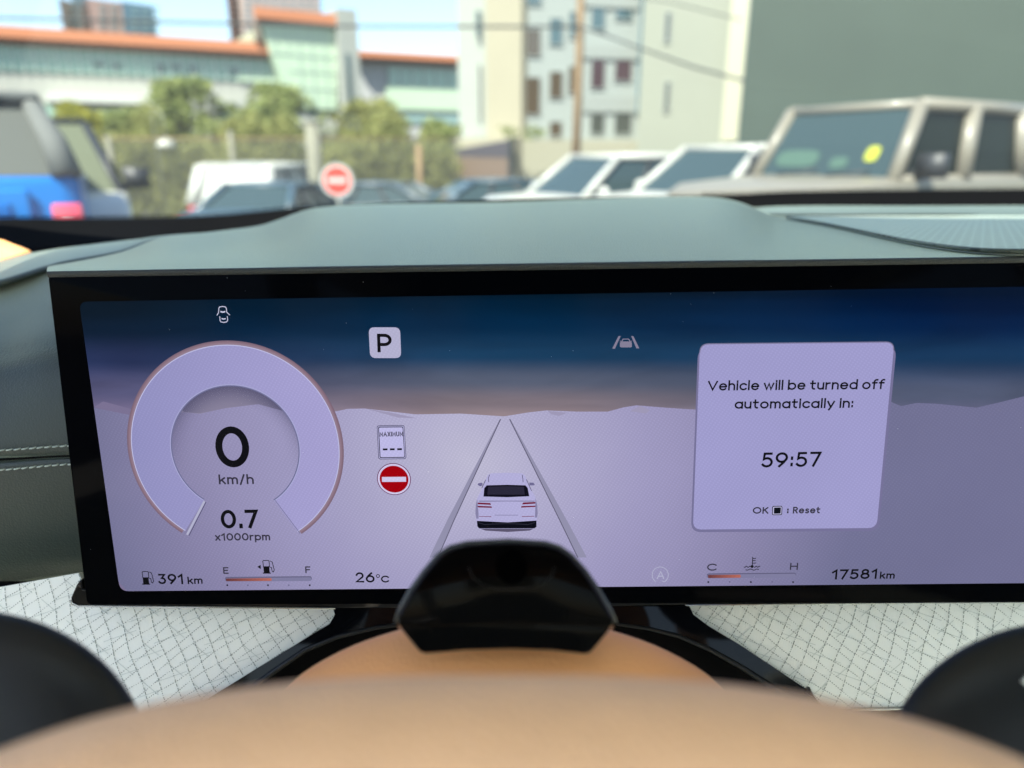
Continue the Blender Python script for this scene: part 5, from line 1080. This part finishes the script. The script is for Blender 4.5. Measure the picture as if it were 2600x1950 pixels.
WH = paint('white_paint', (.38, .38, .345)); BE = paint('beige_paint', (.18, .165, .13)); DB = paint('dark_blue_paint', (.035, .065, .085)); SI = paint('silver_paint', (.25, .28, .29)); BL = paint('bright_blue_paint', (0.0, 0.13, 0.42), .4); GR_ = mat('grey_hardtop', (.11, .115, .11), rough=.8, spec=.2); DK = paint('slate_paint', (.06, .08, .09))
jeep = vehicle('off_roader', 'boxy beige off roader with a yellow windshield sticker parked side on at the right', 'off roader', 'offroader', (2318, 7.1, .42, .74), 209, BE)
suv1 = vehicle('white_crossover', 'white crossover whose bonnet points left, in the middle of the row', 'crossover', 'suv', (1480, 11.4, 1.15, .88), 208, WH)
suv2 = vehicle('white_crossover', 'white crossover half hidden behind the beige off roader', 'crossover', 'suv', (1835, 9.4, 1.15, .88), 209, WH)
van = vehicle('minivan', 'white minivan with a red tail light in front of the fence', 'minivan', 'van', (575, 16.2, -2.3, 0), 82, WH, glass=WH)
sed = vehicle('dark_sedan', 'dark blue sedan seen from behind, in front of the white minivan', 'sedan', 'sedan', (600, 12.6, -1.7, 0), 86, DB)
sed2 = vehicle('dark_sedan', 'dark blue sedan low behind the bonnet of the white crossover', 'sedan', 'sedan', (1230, 16.0, 0, 0), 196, DB)
sed3 = vehicle('grey_sedan', 'slate grey sedan below and right of the no entry sign', 'sedan', 'sedan', (930, 17, 0, 0), 170, DK)
wc = vehicle('white_pickup', 'white pickup facing the camera with black window frames, beyond the blue truck', 'pickup', 'pickup', (290, 7.6, 1.15, .9), 298, WH, glass=mat('greenish_car_glass', (.10, .11, .07), rough=.05, spec=.2), pillm=TRM, mirm=TRM)
# stickers and patches painted as reflections on the beige off roader's glass
def on(root, name, pts, m, parent):
    o = MB().add(pts, [tuple(range(len(pts)))]).build(name, m, parent); return o
def wel(y0, y1, z0, z1, off):    # the same, a rounded patch
    out = []
    for i in range(20):
        a = 2 * math.pi * i / 20; c, sn = math.cos(a), math.sin(a); c = math.copysign(abs(c) ** .6, c); sn = math.copysign(abs(sn) ** .6, sn)
        y, z = (y0 + y1) / 2 + (y1 - y0) / 2 * c, (z0 + z1) / 2 + (z1 - z0) / 2 * sn; t = (z - 1.25) / .68; out.append((.80 - .38 * t + off, y, z))
    return out
def wsq(y0, y1, z0, z1, off):   # quad on the off roader's windshield, local coordinates
    def X_(z): t = (z - 1.25) / (1.93 - 1.25); return .80 + (.42 - .80) * t + off
    return [(X_(z0), y0, z0), (X_(z0), y1, z0), (X_(z1), y1, z1), (X_(z1), y0, z1)]
wsj = [o for o in jeep.children if o.name.startswith('windshield')][0]
on(jeep, 'sticker', wel(.42, .56, 1.42, 1.56, .012), mat('yellow_sticker', (.33, .35, .03), rough=.5), wsj)
on(jeep, 'painted_reflection', wel(-.64, -.10, 1.36, 1.53, .010), SK, wsj); on(jeep, 'painted_reflection', wel(.06, .26, 1.35, 1.46, .010), SK, wsj)
for y in (-.45, .15): MB().tube([(.90, y, 1.28), (.80, y + .42, 1.33)], .012, 6).build('wiper', TRM, jeep, True)
# blue truck with the grey hardtop, seen from behind
bt = empty('blue_truck', (0, 0, 0)); tag(bt, 'bright blue truck with a grey hardtop and red tail light at the left edge', 'truck')
L_ = lambda x, y, z: (x, y, z)                       # local: +y forward, rear face at y = 0, x from the right rear corner to the left
bd = MB(); prof = [(0, .50), (-.03, .8), (0, 1.30), (.02, 1.36), (2.3, 1.34), (3.6, 1.24), (4.2, 1.1), (4.3, .8), (4.25, .5)]; vs = []
for x, k in ((0, .96), (-.04, .985), (-.12, 1), (-.95, 1.01), (-1.78, 1), (-1.86, .985), (-1.9, .96)): vs += [(x, 2.1 + (y - 2.1) * k, .5 + (z - .5) * (.97 + .03 * (k > .98))) for y, z in prof]
n9 = len(prof); bd.add(vs, [(j * n9 + i, j * n9 + (i + 1) % n9, (j + 1) * n9 + (i + 1) % n9, (j + 1) * n9 + i) for j in range(6) for i in range(n9)] + [tuple(range(n9)), tuple(range(6 * n9, 7 * n9))[::-1]])
o = bd.build('body', BL, bt); bevel(o, .03)
tg = bevel(MB().box((-1.62, -.075, .72), (-.30, -.02, 1.28)).build('tailgate', BL, bt), .03)
bevel(MB().box((-1.4, -.095, 1.08), (-.42, -.06, 1.19)).build('tailgate_recess', mat('deep_blue', (0, .10, .36), rough=.3), tg), .012)
bevel(MB().box((-.19, -.075, .93), (-.005, .03, 1.17)).build('tail_light', mat('tail_lamp_pink', (.60, .06, .10), rough=.2, coat=1), bt), .02)
bevel(MB().box((-.135, -.09, .97), (-.07, -.05, 1.07)).build('lamp_lens', HL, bt), .01); bevel(MB().box((-1.895, -.075, .93), (-1.72, .03, 1.17)).build('tail_light', TL, bt), .02)
# hardtop with open window frames
zt_ = 1.90
def htop(name, pts, r, m): MB().tube(pts, r, 10).build(name, m, bt, True)
c4 = {'rb': (-.06, .02, 1.36), 'rt': (-.22, .36, zt_ - .06), 'ft': (-.24, 1.80, zt_ - .12), 'fb': (-.08, 2.70, 1.36)}
mir = lambda p: (-1.9 - p[0], p[1], p[2])
htop('corner_pillar', [c4['rb'], (-.11, .12, 1.58), c4['rt']], [.10, .085, .06], GR_); htop('corner_pillar', [mir(c4['rb']), mir((-.11, .12, 1.58)), mir(c4['rt'])], [.10, .085, .06], GR_)
htop('roof_side', [c4['rt'], c4['ft'], c4['fb']], .05, TRM); htop('roof_side', [mir(c4['rt']), mir(c4['ft']), mir(c4['fb'])], .05, TRM)
rf_ = MB().prism([(-.16, .30, zt_ - .05), (-.20, 2.0, zt_ - .05), (-1.7, 2.0, zt_ - .05), (-1.74, .30, zt_ - .05)], (0, 0, .075)).build('hardtop', GR_, bt); bevel(rf_, .035)
MB().prism([(-.12, .03, 1.36), (-.25, .35, zt_ - .08), (-1.65, .35, zt_ - .08), (-1.78, .03, 1.36)], (0, .02, 0)).build('rear_window', mat('smoked_window', (.075, .08, .072), rough=.4, spec=.15), bt)
MB().prism([(-.6, .5, 1.36), (-.64, .5, 1.45), (-.9, .5, 1.53), (-1.2, .5, 1.53), (-1.6, .5, 1.40), (-1.7, .5, 1.36)], (0, .12, 0)).build('seat_backs', TRM, bt)
MB().prism([(-.085, .22, 1.38), (-.085, 2.7, 1.38), (-.24, 1.95, zt_ - .1), (-.23, .5, zt_ - .1)], (-.01, 0, 0)).build('side_window', mat('clear_side_glass', (.14, .16, .11), rough=.05, spec=.8), bt)
for x in (-.1, -1.8):
    for y in (.75, 3.5):
        wo = MB().tube([(x - .12, y, .42), (x + .12, y, .42)], .42, 28).build('wheel', TY, bt, True); MB().tube([(x - .13, y, .42), (x + .13, y, .42)], .22, 20).build('rim', RM, wo, True)
bevel(MB().box((-1.9, -.14, .45), (0, .1, .62)).build('rear_bumper', TRM, bt), .03)
bt.location = (P(196, 440, 5.2).x, 5.2, gz(5.2, -3)); bt.rotation_euler = (0, 0, R(29))
